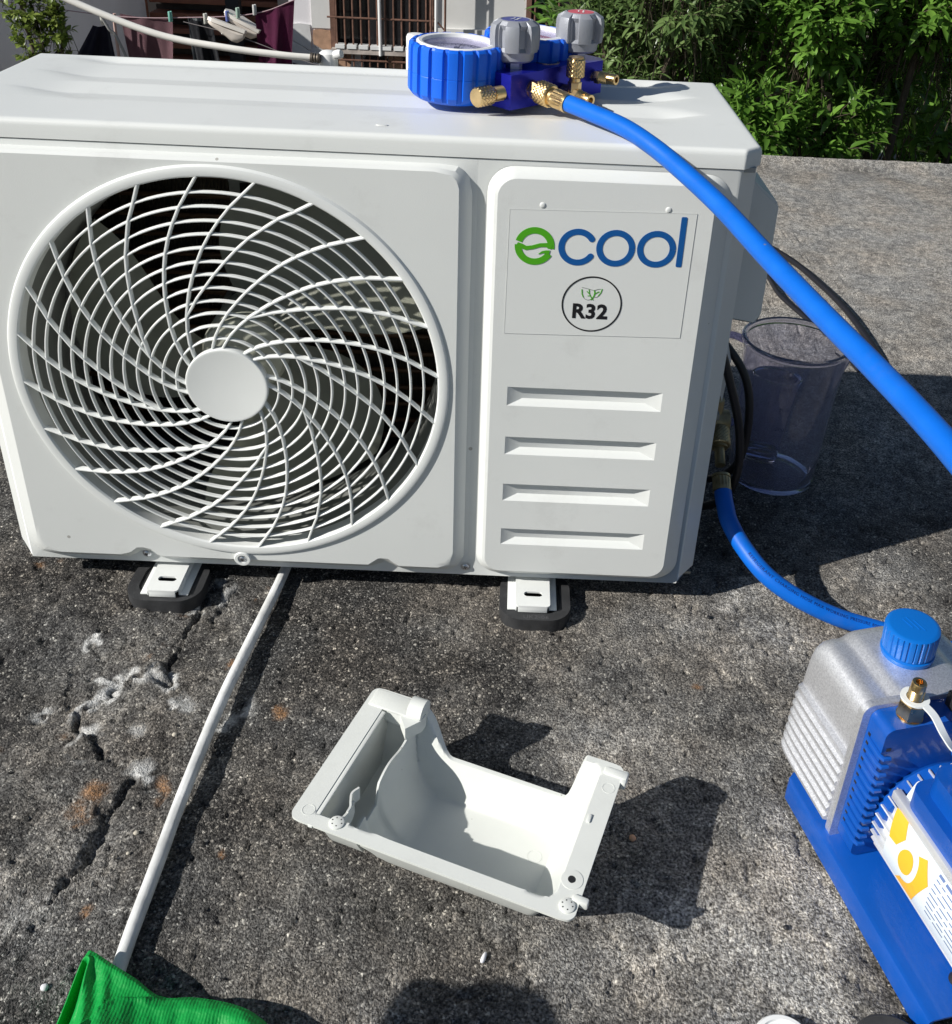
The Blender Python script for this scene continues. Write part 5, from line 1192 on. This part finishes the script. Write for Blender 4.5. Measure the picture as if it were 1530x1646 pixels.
def shrub(name, label, base, mat_, L, Wd, clusters, seed, nsep=300, cat='shrub', group=None, view=Vector((.53, -.92, .75))):
    """clusters: list of (centre, radius vector, number of twigs)"""
    rd = random.Random(seed); root = thing(name, label, cat, base, group)
    metas = [leaf_mesh('leaf_shape', L * s, Wd * s * q, mat_, c, f) for s, q, c, f in ((1, 1, .15, .3), (.85, 1.1, .3, .2), (1.15, .85, .25, .35), (.7, 1, .05, .15), (.95, .9, .45, .3))]
    data = []; tw = NB()
    root_pt = Vector(base)
    for ci, (c, rad, nt_) in enumerate(clusters):
        c = Vector(c)
        for k in range(nt_):
            while True:
                d = Vector((rd.uniform(-1, 1), rd.uniform(-1, 1), rd.uniform(-1, 1)))
                if .05 < d.length < 1: break
            if rd.random() < .72: d = d.normalized() * rd.uniform(.72, 1.0)
            tip = Vector((c.x + d.x * rad[0], c.y + d.y * rad[1], c.z + d.z * rad[2]))
            dr = (Vector((d.x, d.y * 1.2 - .25, d.z * .6 + .55)) + Vector((rd.uniform(-.5, .5), rd.uniform(-.5, .3), rd.uniform(-.3, .3)))).normalized()
            tl = L * rd.uniform(1.6, 3.2); st = tip - dr * tl
            b0 = st - Vector((dr.x * .3, dr.y * .3, .8)) * tl
            tube(tw, [b0, st, tip], [.0022, .0016, .0007], 3, cap=False)
            nl = rd.randint(9, 15); ph = rd.uniform(0, 6.28)
            x = dr.orthogonal().normalized(); y = dr.cross(x)
            for j in range(nl):
                f = j / nl; ph += 2.4; p = st.lerp(tip, .25 + .75 * f)
                op = rd.uniform(.9, 1.25) * (1 - .55 * f)
                out = (x * math.cos(ph) + y * math.sin(ph)); ld = (dr * math.cos(op) + out * math.sin(op)).normalized()
                up = (Vector((rd.uniform(-.35, .35), rd.uniform(-.35, .35), 1)) + dr * .4).normalized()
                if abs(up.dot(ld)) > .97: up = Vector((1, 0, 0))
                sd_ = up.cross(ld).normalized(); n_ = ld.cross(sd_)
                s = rd.uniform(.62, 1.12) * (1 - .25 * f)
                M_ = FR(p, ld * s, sd_ * s, n_ * s)
                data.append((M_, rd.randrange(len(metas)), (p - view).length))
    # which leaves show largest: the nearest ones inside the picture's cone
    def inview(p):
        q = Vector(p) - view; f_ = q.y * .875 - q.z * .483
        if f_ <= 0: return False
        xx = q.x / f_; zz = (q.y * .483 + q.z * .875) / f_
        return -.5 < xx < .46 and .21 < zz < .40
    order = sorted(range(len(data)), key=lambda i: (0 if inview(data[i][0].translation) else 1, data[i][2]))
    sep = set(order[:nsep])
    W0 = WINV(root)
    for i in sep:
        M_, k, _ = data[i]; o = bpy.data.objects.new('leaf', metas[k]); COL.objects.link(o); o.parent = root; o.matrix_local = W0 @ M_
    # the rest joined
    vs = [np.array([v.co[:] for v in me.vertices]) for me in metas]; fs = [[list(p.vertices) for p in me.polygons] for me in metas]
    V = []; Fc_ = []; off = 0
    for i, (M_, k, _) in enumerate(data):
        if i in sep: continue
        A_ = np.array(M_); V.append(vs[k] @ A_[:3, :3].T + A_[:3, 3]); Fc_ += [[a + off for a in f] for f in fs[k]]; off += len(vs[k])
    if V:
        me = bpy.data.meshes.new('foliage'); me.from_pydata(np.concatenate(V).tolist(), [], Fc_); me.materials.append(mat_)
        me.polygons.foreach_set('use_smooth', [True] * len(me.polygons))
        o = bpy.data.objects.new('foliage', me); COL.objects.link(o); o.parent = root; o.matrix_parent_inverse = W0; o['kind'] = 'stuff'
    o = part('twigs', tw, M_BARK, root); o['kind'] = 'stuff'
    for ci, (c, rad, nt_) in enumerate(clusters):
        c = Vector(c); bm = NB(); P = catmull([root_pt + Vector((rd.uniform(-.05, .05), rd.uniform(-.05, .05), 0)), root_pt.lerp(c, .45) + Vector((rd.uniform(-.1, .1), rd.uniform(-.05, .1), .1)), c + Vector((0, .05, -.1)), c + Vector((rd.uniform(-.1, .1), 0, rad[2] * .6))], 6)
        tube(bm, P, [.022 * (1 - i / len(P)) + .003 for i in range(len(P))], 8); part('branch', bm, M_BARK, root)
    return root
shrub('leafy_shrub', 'bushy shrub with narrow grey-green leaves behind the right end of the unit', (1.0, 2.75, -2.6), M_LEAFB, .072, .017,
      [((.84, 2.62, .12), (.26, .24, .26), 100), ((1.04, 2.42, .40), (.24, .20, .24), 90), ((.86, 2.70, .45), (.26, .24, .28), 90), ((1.10, 2.62, .10), (.26, .22, .30), 110), ((1.22, 2.75, .50), (.3, .3, .30), 100), ((.98, 2.9, -.3), (.4, .35, .35), 90), ((1.0, 2.95, .35), (.4, .3, .4), 120)], 11)
shrub('leafy_shrub', 'broad-leaved bright green shrub rising over the roof edge at the centre right', (1.5, 2.6, -2.6), M_LEAFA, .066, .025,
      [((1.28, 2.30, .00), (.18, .18, .15), 85), ((1.46, 2.42, .32), (.20, .20, .22), 110), ((1.26, 2.75, .36), (.24, .24, .28), 80), ((1.56, 2.36, .00), (.18, .20, .14), 50), ((1.62, 2.75, .50), (.3, .3, .3), 80), ((1.42, 2.8, -.25), (.45, .3, .35), 90), ((1.45, 2.95, .25), (.4, .3, .4), 120)], 12)
shrub('leafy_shrub', 'shrub with large glossy leaves at the right edge of the photo beyond the roof', (2.05, 2.7, -2.6), M_LEAFA, .072, .028,
      [((1.84, 2.48, .38), (.22, .20, .20), 105), ((2.10, 2.45, .25), (.24, .25, .26), 70), ((1.84, 2.85, .12), (.25, .25, .22), 50), ((2.3, 2.7, .6), (.4, .3, .35), 60), ((1.85, 2.95, .60), (.35, .3, .3), 80), ((2.2, 2.9, -.2), (.5, .3, .4), 60), ((1.9, 3.05, .2), (.45, .3, .45), 110)], 13)
def backmass(label, c, rad, n, seed, L=.11, Wd=.045, m=M_LEAFA, name='background_tree', cat='tree', base=None):
    return shrub(name, label, base or (c[0], c[1], -2.6), m, L, Wd, [(c, rad, n)], seed, nsep=0, cat=cat)
backmass('dark leafy tree mass filling the space behind the right shrubs', (1.9, 3.9, .0), (1.4, .45, 1.3), 1150, 21)
backmass('dark leafy tree standing behind the narrow-leaved shrub', (1.55, 4.6, -.7), (.95, .4, 1.0), 520, 23)
backmass('tall dense tree closing the view at the far right', (4.2, 5.0, .0), (1.9, .6, 1.6), 900, 24, L=.15, Wd=.06)

# ------------------------------------------------------------------ neighbouring house
HY = 9.5
M_HW = mat('white_house_wall', (.68, .68, .66), .85, bump=.6, bscale=25, var=.06, vscale=2)
M_HS = mat('shaded_wing_wall', (.76, .74, .76), .85, bump=.5, bscale=20, var=.06, vscale=2)
M_RUST = mat('rusty_iron', (.16, .085, .06), .7, var=.3, vscale=20)
M_TERRA = mat('terracotta_step', (.36, .15, .09), .7, var=.2, vscale=6)
M_DKIN = mat('dark_interior', (.025, .022, .022), .8)
house = thing('house', 'white neighbouring house with barred windows and irregular stone cladding', 'house', (0, HY, -2.6))
def hb(name, lo, hi, m, parent=house, bev=0): 
    bm = NB(); box(bm, lo, hi, bev=bev); return part(name, bm, m, parent, smooth=False)
wl = hb('wall', (-1.50, HY, -1.02), (-1.30, HY + .25, 3.0), M_HW)                       # white pier
hb('wall', (-1.72, HY + .02, -2.6), (-1.50, HY + .25, 3.0), M_HS)
hb('wall', (-.28, HY, -2.6), (.60, HY + .25, 3.0), M_HW); hb('wall_ledge', (-.28, HY - .05, -2.6), (.60, HY + .01, -.965), M_HW)
hb('wall', (-1.50, HY + .02, -2.6), (-.28, HY + .25, -1.225), M_HS); hb('wall', (-1.30, HY, .4), (-.28, HY + .25, 3.0), M_HW)
hb('wall', (.60, HY, .5), (1.7, HY + .25, 3.0), M_HW); hb('wall', (1.7, HY, -2.6), (2.2, HY + .25, 3.0), M_HW); hb('wall', (.60, HY, -2.6), (1.7, HY + .25, -1.9), M_HW)
hb('wall', (-4, HY, .9), (-1.5, HY + .25, 3.0), M_HW)
hb('back_wall', (-4, HY + 1.4, -2.6), (2.2, HY + 1.5, 3.0), M_DKIN)
hb('roof', (-4.2, HY - .3, 3.0), (2.4, HY + 1.8, 3.2), M_HW)
# side wing in shade on the left
hb('wing', (-8, 5.6, -2.6), (-3.12, HY - .002, .02), M_HS)
# windows
def window(x0, x1, z0, z1, nb, pipe=None):
    w_ = hb('window', (x0 - .03, HY - .02, z0), (x0 + .02, HY + .06, z1), M_RUST)
    for lo, hi in (((x1 - .02, HY - .02, z0), (x1 + .03, HY + .06, z1)), ((x0, HY - .02, z1 - .04), (x1, HY + .06, z1))): hb('frame', lo, hi, M_RUST, w_)
    bm = NB(); box(bm, (x0, HY + .12, z0), (x1, HY + .13, z1)); pn = part('pane', bm, mat('dark_glass', (.02, .02, .022), .12), w_, smooth=False)
    for i in range(3): hb('curtain', (x0 + .2 + i * .27, HY + .16, z0), (x0 + .32 + i * .27, HY + .17, z1), mat('grey_curtain', (.16, .14, .13), .9), w_)
    for i in range(nb):
        x = x0 + (x1 - x0) * (i + .5) / nb; bm = NB(); tube(bm, [(x, HY - .06, z0 - .16), (x, HY - .06, z1)], .0085, 6); part('bar', bm, M_RUST, w_)
    for z in (z0 + .30, z0 - .10, z1 - .2):
        bm = NB(); tube(bm, [(x0 - .05, HY - .065, z), (x1 + .05, HY - .065, z)], .009, 6); part('bar', bm, M_RUST, w_)
    return w_
wn = window(-1.285, -.33, -1.20, .35, 12)
bm = NB(); tube(bm, [(-.815, HY - .10, -1.24), (-.825, HY - .10, .4)], .017, 10); part('white_pipe', bm, M_WPL, wn)
hb('sill', (-1.30, HY - .10, -1.235), (-.32, HY + .02, -1.19), mat('sill_tile', (.45, .40, .36), .6, var=.3, vscale=12))
for i in range(8): hb('sill_tile', (-1.26 + i * .115, HY - .108, -1.185), (-1.17 + i * .115, HY + .0, -1.150), M_WPL)
window(.63, 1.66, -1.9, .45, 9)
# iron lattice post
post = thing('iron_trellis', 'rusty iron trellis post between the barred window and the white wall', 'trellis', (-.25, HY - .2, -2.6))
for x in (-.31, -.26, -.175):
    bm = NB(); tube(bm, [(x, HY - .2, -2.6), (x, HY - .2, 2.6)], .011 if x != -.26 else .017, 8); part('upright', bm, M_RUST if x != -.26 else M_WPL, post)
for i in range(18):
    z = -2.5 + i * .28; bm = NB(); tube(bm, [(-.31, HY - .2, z), (-.175, HY - .2, z + (.14 if i % 2 else -.14))], .008, 6); part('brace', bm, M_RUST, post)
# irregular stone cladding
M_ST = [mat('stone_tan', (.42, .26, .17), .75, var=.25, vscale=14, bump=.4, bscale=60), mat('stone_white', (.62, .62, .62), .7, var=.08, vscale=9), mat('stone_black', (.03, .028, .03), .6), mat('stone_brown', (.26, .17, .13), .75, var=.3, vscale=10)]
def stones(x0, x1, z0, z1, seed, yb, sz=.15, kinds=None, parent=house):
    rd = random.Random(seed); nx = max(1, int((x1 - x0) / sz)); nz = max(1, int((z1 - z0) / sz)); hx = (x1 - x0) / nx; hz = (z1 - z0) / nz
    pt = {}
    for i in range(nx + 1):
        for j in range(nz + 1):
            ex = 0 if i in (0, nx) else rd.uniform(-.32, .32) * hx; ez = 0 if j in (0, nz) else rd.uniform(-.32, .32) * hz
            pt[i, j] = (x0 + i * hx + ex, z0 + j * hz + ez)
    for i in range(nx):
        for j in range(nz):
            P4 = [pt[i, j], pt[i + 1, j], pt[i + 1, j + 1], pt[i, j + 1]]; c = (sum(p[0] for p in P4) / 4, sum(p[1] for p in P4) / 4); L = []
            for a, b in zip(P4, P4[1:] + P4[:1]):
                L.append(a); L.append(((a[0] + b[0]) / 2 + (a[0] + b[0] - 2 * c[0]) * .06, (a[1] + b[1]) / 2 + (a[1] + b[1] - 2 * c[1]) * .06))
            L = [(c[0] + (p[0] - c[0]) * .88, c[1] + (p[1] - c[1]) * .88) for p in L]
            bm = NB(); solidext(bm, L, [], 0, .012 + rd.random() * .014, FR((0, yb, 0), (1, 0, 0), (0, 0, 1), (0, -1, 0))); k = rd.choice(kinds or (0, 0, 1, 2, 3, 1))
            part('stone', bm, M_ST[k], parent, smooth=False)
stones(-1.50, -1.31, -1.62, -1.03, 1, HY + .019, .19, (0, 1, 0, 1, 2)); hb('wall', (-1.50, HY + .015, -2.6), (-1.31, HY + .019, -1.02), M_HS)
stones(-1.72, -1.51, -1.62, -.98, 2, HY + .019, .19, (2, 1, 2, 3)); stones(-1.29, -.30, -1.62, -1.25, 3, HY + .019, .16)
# brown wooden stair in the opening
stair = thing('outdoor_staircase', 'terracotta coloured open staircase in the dark recess behind the laundry', 'staircase', (-2.5, HY + .4, -2.6))
for i in range(9):
    z = -1.62 + i * .142; bm = NB(); box(bm, (-3.22, HY + .25 + i * .03, z), (-1.74, HY + .50 + i * .03, z + .048), bev=.004); part('tread', bm, M_TERRA, stair, smooth=False)
    bm = NB(); box(bm, (-3.22, HY + .48 + i * .03, z + .05), (-1.74, HY + .49 + i * .03, z + .140)); part('riser', bm, mat('riser_grey', (.11, .10, .095), .8, var=.4, vscale=4), stair, smooth=False)
for x in (-3.24, -2.30, -1.78): 
    bm = NB(); box(bm, (x - .07, HY + .12, -2.6), (x + .06, HY + .24, .9)); part('post', bm, M_TERRA if x < -3 else mat('dark_post', (.035, .034, .036), .7), stair, smooth=False)

# ------------------------------------------------------------------ laundry on lines
LY = 6.5
def cloth(label, P4, m, seed, name='towel', cat='laundry', y=LY, depth=.05, n=26, drop=.35):
    """P4: top-left, top-right, bottom-right, bottom-left as (x, z)"""
    rd = random.Random(seed); bm = NB(); rows = []
    a, b, c, d = [Vector((p[0], 0, p[1])) for p in P4]; c = c + (c - b) * drop; d = d + (d - a) * drop; ph = rd.uniform(0, 6)
    for j in range(n + 1):
        v = j / n; row = []
        for i in range(n + 1):
            u = i / n; p = (a.lerp(b, u)).lerp(d.lerp(c, u), v); yy = depth * (math.sin(u * 9 + ph + v) * .5 + math.sin(u * 21 + ph * 2) * .18) * (.25 + v) 
            sag = -.012 * math.sin(math.pi * u) * (1 - v)
            row.append(bm.verts.new((p.x, y + yy, p.z + sag)))
        rows.append(row)
    for A_, B_ in zip(rows, rows[1:]):
        for i in range(n): bm.faces.new((A_[i], A_[i + 1], B_[i + 1], B_[i]))
    bmesh.ops.solidify(bm, geom=bm.faces[:], thickness=.004)
    return tag(link(name, bm, m, ang=60), label, cat, 'laundry drying behind the unit')
M_C = lambda n, c: mat(n, c, .9, bump=.8, bscale=150, sheen=.3, var=.1, vscale=10)
cloth('grey-mauve towel hanging from the line left of the staircase', [(-2.258, -.473), (-1.887, -.490), (-1.911, -.765), (-2.245, -.78)], M_C('cloth_mauve', (.22, .115, .135)), 1)
cloth('plum coloured towel hanging on the line next to the white shoes', [(-1.305, -.424), (-1.028, -.331), (-1.075, -.73), (-1.305, -.752)], M_C('cloth_plum', (.13, .012, .065)), 2)
cloth('black trousers hanging in the middle of the laundry', [(-1.782, -.486), (-1.616, -.487), (-1.578, -.752), (-1.755, -.759)], M_C('cloth_black', (.010, .012, .018)), 3, name='trousers', cat='trousers')
cloth('grey cloth edge hanging behind the black trousers', [(-1.795, -.478), (-1.70, -.478), (-1.73, -.752), (-1.785, -.759)], M_C('cloth_grey', (.22, .24, .25)), 6, y=LY + .05)
cloth('dark navy shirt spread on the line beside the climbing plant', [(-2.46, -.560), (-2.345, -.545), (-2.315, -.80), (-2.632, -.800)], M_C('cloth_navy', (.010, .010, .028)), 4, name='shirt', cat='shirt')
cloth('small black cloth at the far left end of the laundry', [(-2.725, -.725), (-2.715, -.720), (-2.67, -.80), (-2.80, -.80)], M_C('cloth_black', (.010, .012, .018)), 5)
def pipe(name, label, cat, pts, r, m, group=None, n=8, per=6):
    bm = NB(); tube(bm, catmull(pts, per), r, n); return tag(link(name, bm, m), label, cat, group)
pipe('clothesline', 'thin clothesline carrying the laundry', 'clothesline', [(-3.12, LY, -.42), (-2.3, LY - .005, -.49), (-1.78, LY - .005, -.478), (-1.3, LY - .005, -.43), (-.95, LY, -.30), (-.2, LY, -.02), (.4, LY + .5, .3)], .0035, mat('line_pink', (.4, .28, .30), .7))
pipe('clothesline', 'thin slack line drooping below the white shoes', 'clothesline', [(-1.80, LY - .05, -.50), (-1.5, LY - .05, -.56), (-1.3, LY - .05, -.62), (-1.0, LY - .05, -.72), (-.8, LY - .05, -.76), (-.3, LY, -.8)], .0028, mat('line_grey', (.22, .2, .2), .7))
pipe('prop_pole', 'grey slanting prop pole in front of the mauve towel', 'pole', [(-2.36, LY - .12, -.44), (-2.31, LY - .10, -.56), (-2.20, LY - .08, -.82), (-1.7, LY - .05, -2.6)], .010, mat('pole_grey', (.36, .36, .35), .6))
pipe('prop_pole', 'pale pink upright pole at the left edge of the mauve towel', 'pole', [(-2.275, LY - .05, -.465), (-2.285, LY - .05, -.7), (-2.28, LY - .05, -2.6)], .011, mat('pole_pink', (.55, .38, .33), .6))
# shoes
def shoe(label, o, rz, tilt):
    S_ = Matrix.Translation(o) @ Matrix.Rotation(rz, 4, 'Y') @ Matrix.Rotation(tilt, 4, 'X')
    t_ = thing('shoe', label, 'shoe', o, 'white shoes drying on the line'); A_ = []
    for x, hw, h0, h1 in ((-.13, .006, .01, .03), (-.12, .026, .002, .055), (-.09, .033, 0, .085), (-.05, .034, 0, .088), (0, .036, 0, .070), (.05, .042, 0, .052), (.09, .042, 0, .042), (.12, .030, .003, .032), (.135, .008, .01, .022)):
        r_ = []
        for k in range(16):
            a = 2 * math.pi * k / 16; r_.append((x, hw * math.cos(a) * (1 if math.sin(a) < 0 else .85), (h0 + h1) / 2 + (h1 - h0) / 2 * math.sin(a)))
        A_.append(r_)
    bm = NB(); V_ = [[bm.verts.new(S_ @ Vector(p)) for p in r_] for r_ in A_]
    for a, b in zip(V_, V_[1:]): bridge(bm, a, b)
    bm.faces.new(V_[0]); bm.faces.new(list(reversed(V_[-1]))); part('upper', bm, mat('shoe_canvas', (.66, .60, .54), .8, var=.1, vscale=20), t_)
    bm = NB(); solidext(bm, [(-.132, -.012), (-.125, -.032), (-.05, -.036), (.05, -.046), (.11, -.040), (.142, -.01), (.142, .01), (.11, .040), (.05, .046), (-.05, .036), (-.125, .032), (-.132, .012)], [], -.018, .006, S_); part('sole', bm, mat('shoe_sole', (.78, .74, .68), .6), t_, ang=30)
    bm = NB(); tube(bm, [S_ @ Vector(p) for p in ((-.02, .0, .072), (0, .03, .07), (.02, -.03, .06), (.04, .03, .055))], .003, 6); part('lace', bm, M_WPL, t_)
shoe('white shoe hanging on the line with its toe pointing left', (-1.49, LY - .06, -.515), R(180 + 18), R(8))
shoe('white shoe lying behind the other one on the line', (-1.40, LY + .02, -.495), R(180 + 28), R(-10))
for i, (x, z, c) in enumerate(((-1.90, -.475, (.25, .6, .5)), (-1.307, -.405, (.7, .7, .68)), (-1.50, -.455, (.15, .2, .5)), (-1.655, -.478, (.65, .66, .6)), (-2.38, -.515, (.7, .7, .62)), (-1.425, -.43, (.45, .6, .5)))):
    nm = ('mint green', 'white', 'blue', 'pale grey', 'cream', 'pale green')[i]; wh = ('at the right corner of the mauve towel', 'on the left corner of the plum towel', 'gripping the white shoe', 'beside the black trousers', 'on top of the navy shirt', 'on the heel of the white shoe')[i]
    bm = NB(); box(bm, (x - .010, LY - .03, z - .035), (x + .004, LY - .015, z + .035), bev=.003); box(bm, (x - .002, LY - .014, z - .035), (x + .012, LY + .001, z + .035), bev=.003); tag(link('clothes_peg', bm, mat('peg_' + nm.replace(' ', '_'), c, .5)), nm + ' clothes peg ' + wh, 'clothes peg', 'clothes pegs on the laundry lines')
# climbing plant on the left
shrub('climbing_plant', 'straggly yellow-green plant growing against the shaded wall at far left', (-2.40, 5.5, -2.6), M_LEAFC, .055, .035,
      [((-2.42, 5.5, -.30), (.20, .12, .14), 34), ((-2.28, 5.5, -.38), (.13, .1, .16), 20), ((-2.46, 5.5, -.48), (.14, .12, .20), 22), ((-2.50, 5.5, -.05), (.25, .12, .2), 24), ((-2.35, 5.6, -1.1), (.15, .12, .45), 20)], 31, nsep=200, cat='plant')

# ------------------------------------------------------------------ pipes behind the unit
bm = NB(); tube(bm, catmull([(.012, 1.72, .231), (-.06, 1.71, .236), (-.20, 1.70, .250), (-.37, 1.70, .276), (-.574, 1.70, .347), (-.70, 1.70, .41), (-.95, 1.72, .55), (-1.4, 1.75, .85), (-2.05, 1.8, 1.3)], 8), .0086, 14)
tag(link('plastic_tube', bm, M_PVC), 'off-white plastic tube sagging across the view behind the unit', 'tube')
bm = NB(); lathe(bm, [(0, 0), (.012, 0), (.0125, .006), (.0100, .008), (.0125, .012), (.0100, .015), (.0125, .019), (.0115, .024), (0, .024)], axisframe((.010, 1.72, .231), (1, 0, -.05)), 24)
tag(link('tube_clamp', bm, mat('worn_brass_dark', (.14, .12, .10), .5, .7)), 'dark ribbed connector between the off-white tube and the white fitting', 'connector')
vp = thing('vent_pipe', 'white plastic vent pipe with a round elbow cap where the sagging tube ends', 'pipe', (.052, 1.75, G))
bm = NB(); lathe(bm, [(0, 0), (.021, 0), (.021, .236), (0, .236)], FR((.052, 1.75, G)), 24); part('pipe', bm, M_DARK, vp)
bm = NB(); lathe(bm, [(0, .222), (.0235, .222), (.0245, .226), (.0245, .262), (.0225, .272), (.015, .278), (0, .280)], FR((.050, 1.745, G)), 32); 
lathe(bm, [(0, 0), (.011, 0), (.012, .012), (.010, .020), (0, .021)], axisframe((.070, 1.73, .238), (.9, -.35, .25)), 20); part('elbow_cap', bm, M_WPL, vp)
vq = thing('vent_pipe', 'yellowed plastic vent pipe with a white cap left of the gauges', 'pipe', (.274, 1.72, G))
bm = NB(); lathe(bm, [(0, 0), (.0245, 0), (.0245, .290), (.021, .298), (.018, .300), (0, .300)], FR((.276, 1.72, G)), 32); part('pipe', bm, M_PVC, vq)
bm = NB(); lathe(bm, [(0, .294), (.0225, .294), (.0235, .300), (.0235, .326), (.020, .333), (0, .335)], FR((.276, 1.72, G)), 32); part('cap', bm, M_WPL, vq)
bm = NB(); lathe(bm, [(0, 0), (.010, 0), (.0105, .004), (.009, .006), (.0105, .010), (.009, .012), (.0105, .016), (0, .017)], axisframe((.292, 1.708, .283), (.9, -.4, 0)), 20); part('threaded_port', bm, mat('worn_brass_dark', (.14, .12, .10), .5, .7), vq)

# ------------------------------------------------------------------ added unseen shadow caster, just out of the frame at the lower left
shadow_caster = thing('added_shadow_caster', 'unseen domed shape on a thin pole, added to cast the shadow at the bottom edge', 'shadow_caster', (-.094, -.760, G))
M_CASTER = mat('caster_tan', (.55, .42, .22), .8, bump=.8, bscale=200, var=.2, vscale=60)
bm = NB(); HF = Matrix.Translation((-.078, -.779, .395)) @ Matrix.Rotation(R(12), 4, 'Y')
lathe(bm, [(0, .048), (.030, .045), (.044, .032), (.050, .010), (.052, 0), (.063, -.004), (.065, -.003), (.053, .003), (.048, .009), (.042, .030), (.029, .042), (0, .045)], HF, 48, rf=lambda r, h, a, j: r * (1 + .02 * math.sin(3 * a) + .012 * math.sin(7 * a))); part('caster_dome', bm, M_CASTER, shadow_caster)
bm = NB(); tube(bm, [(-.078, -.776, G), (-.078, -.779, .445)], .0045, 8); part('caster_pole', bm, M_BARK, shadow_caster)
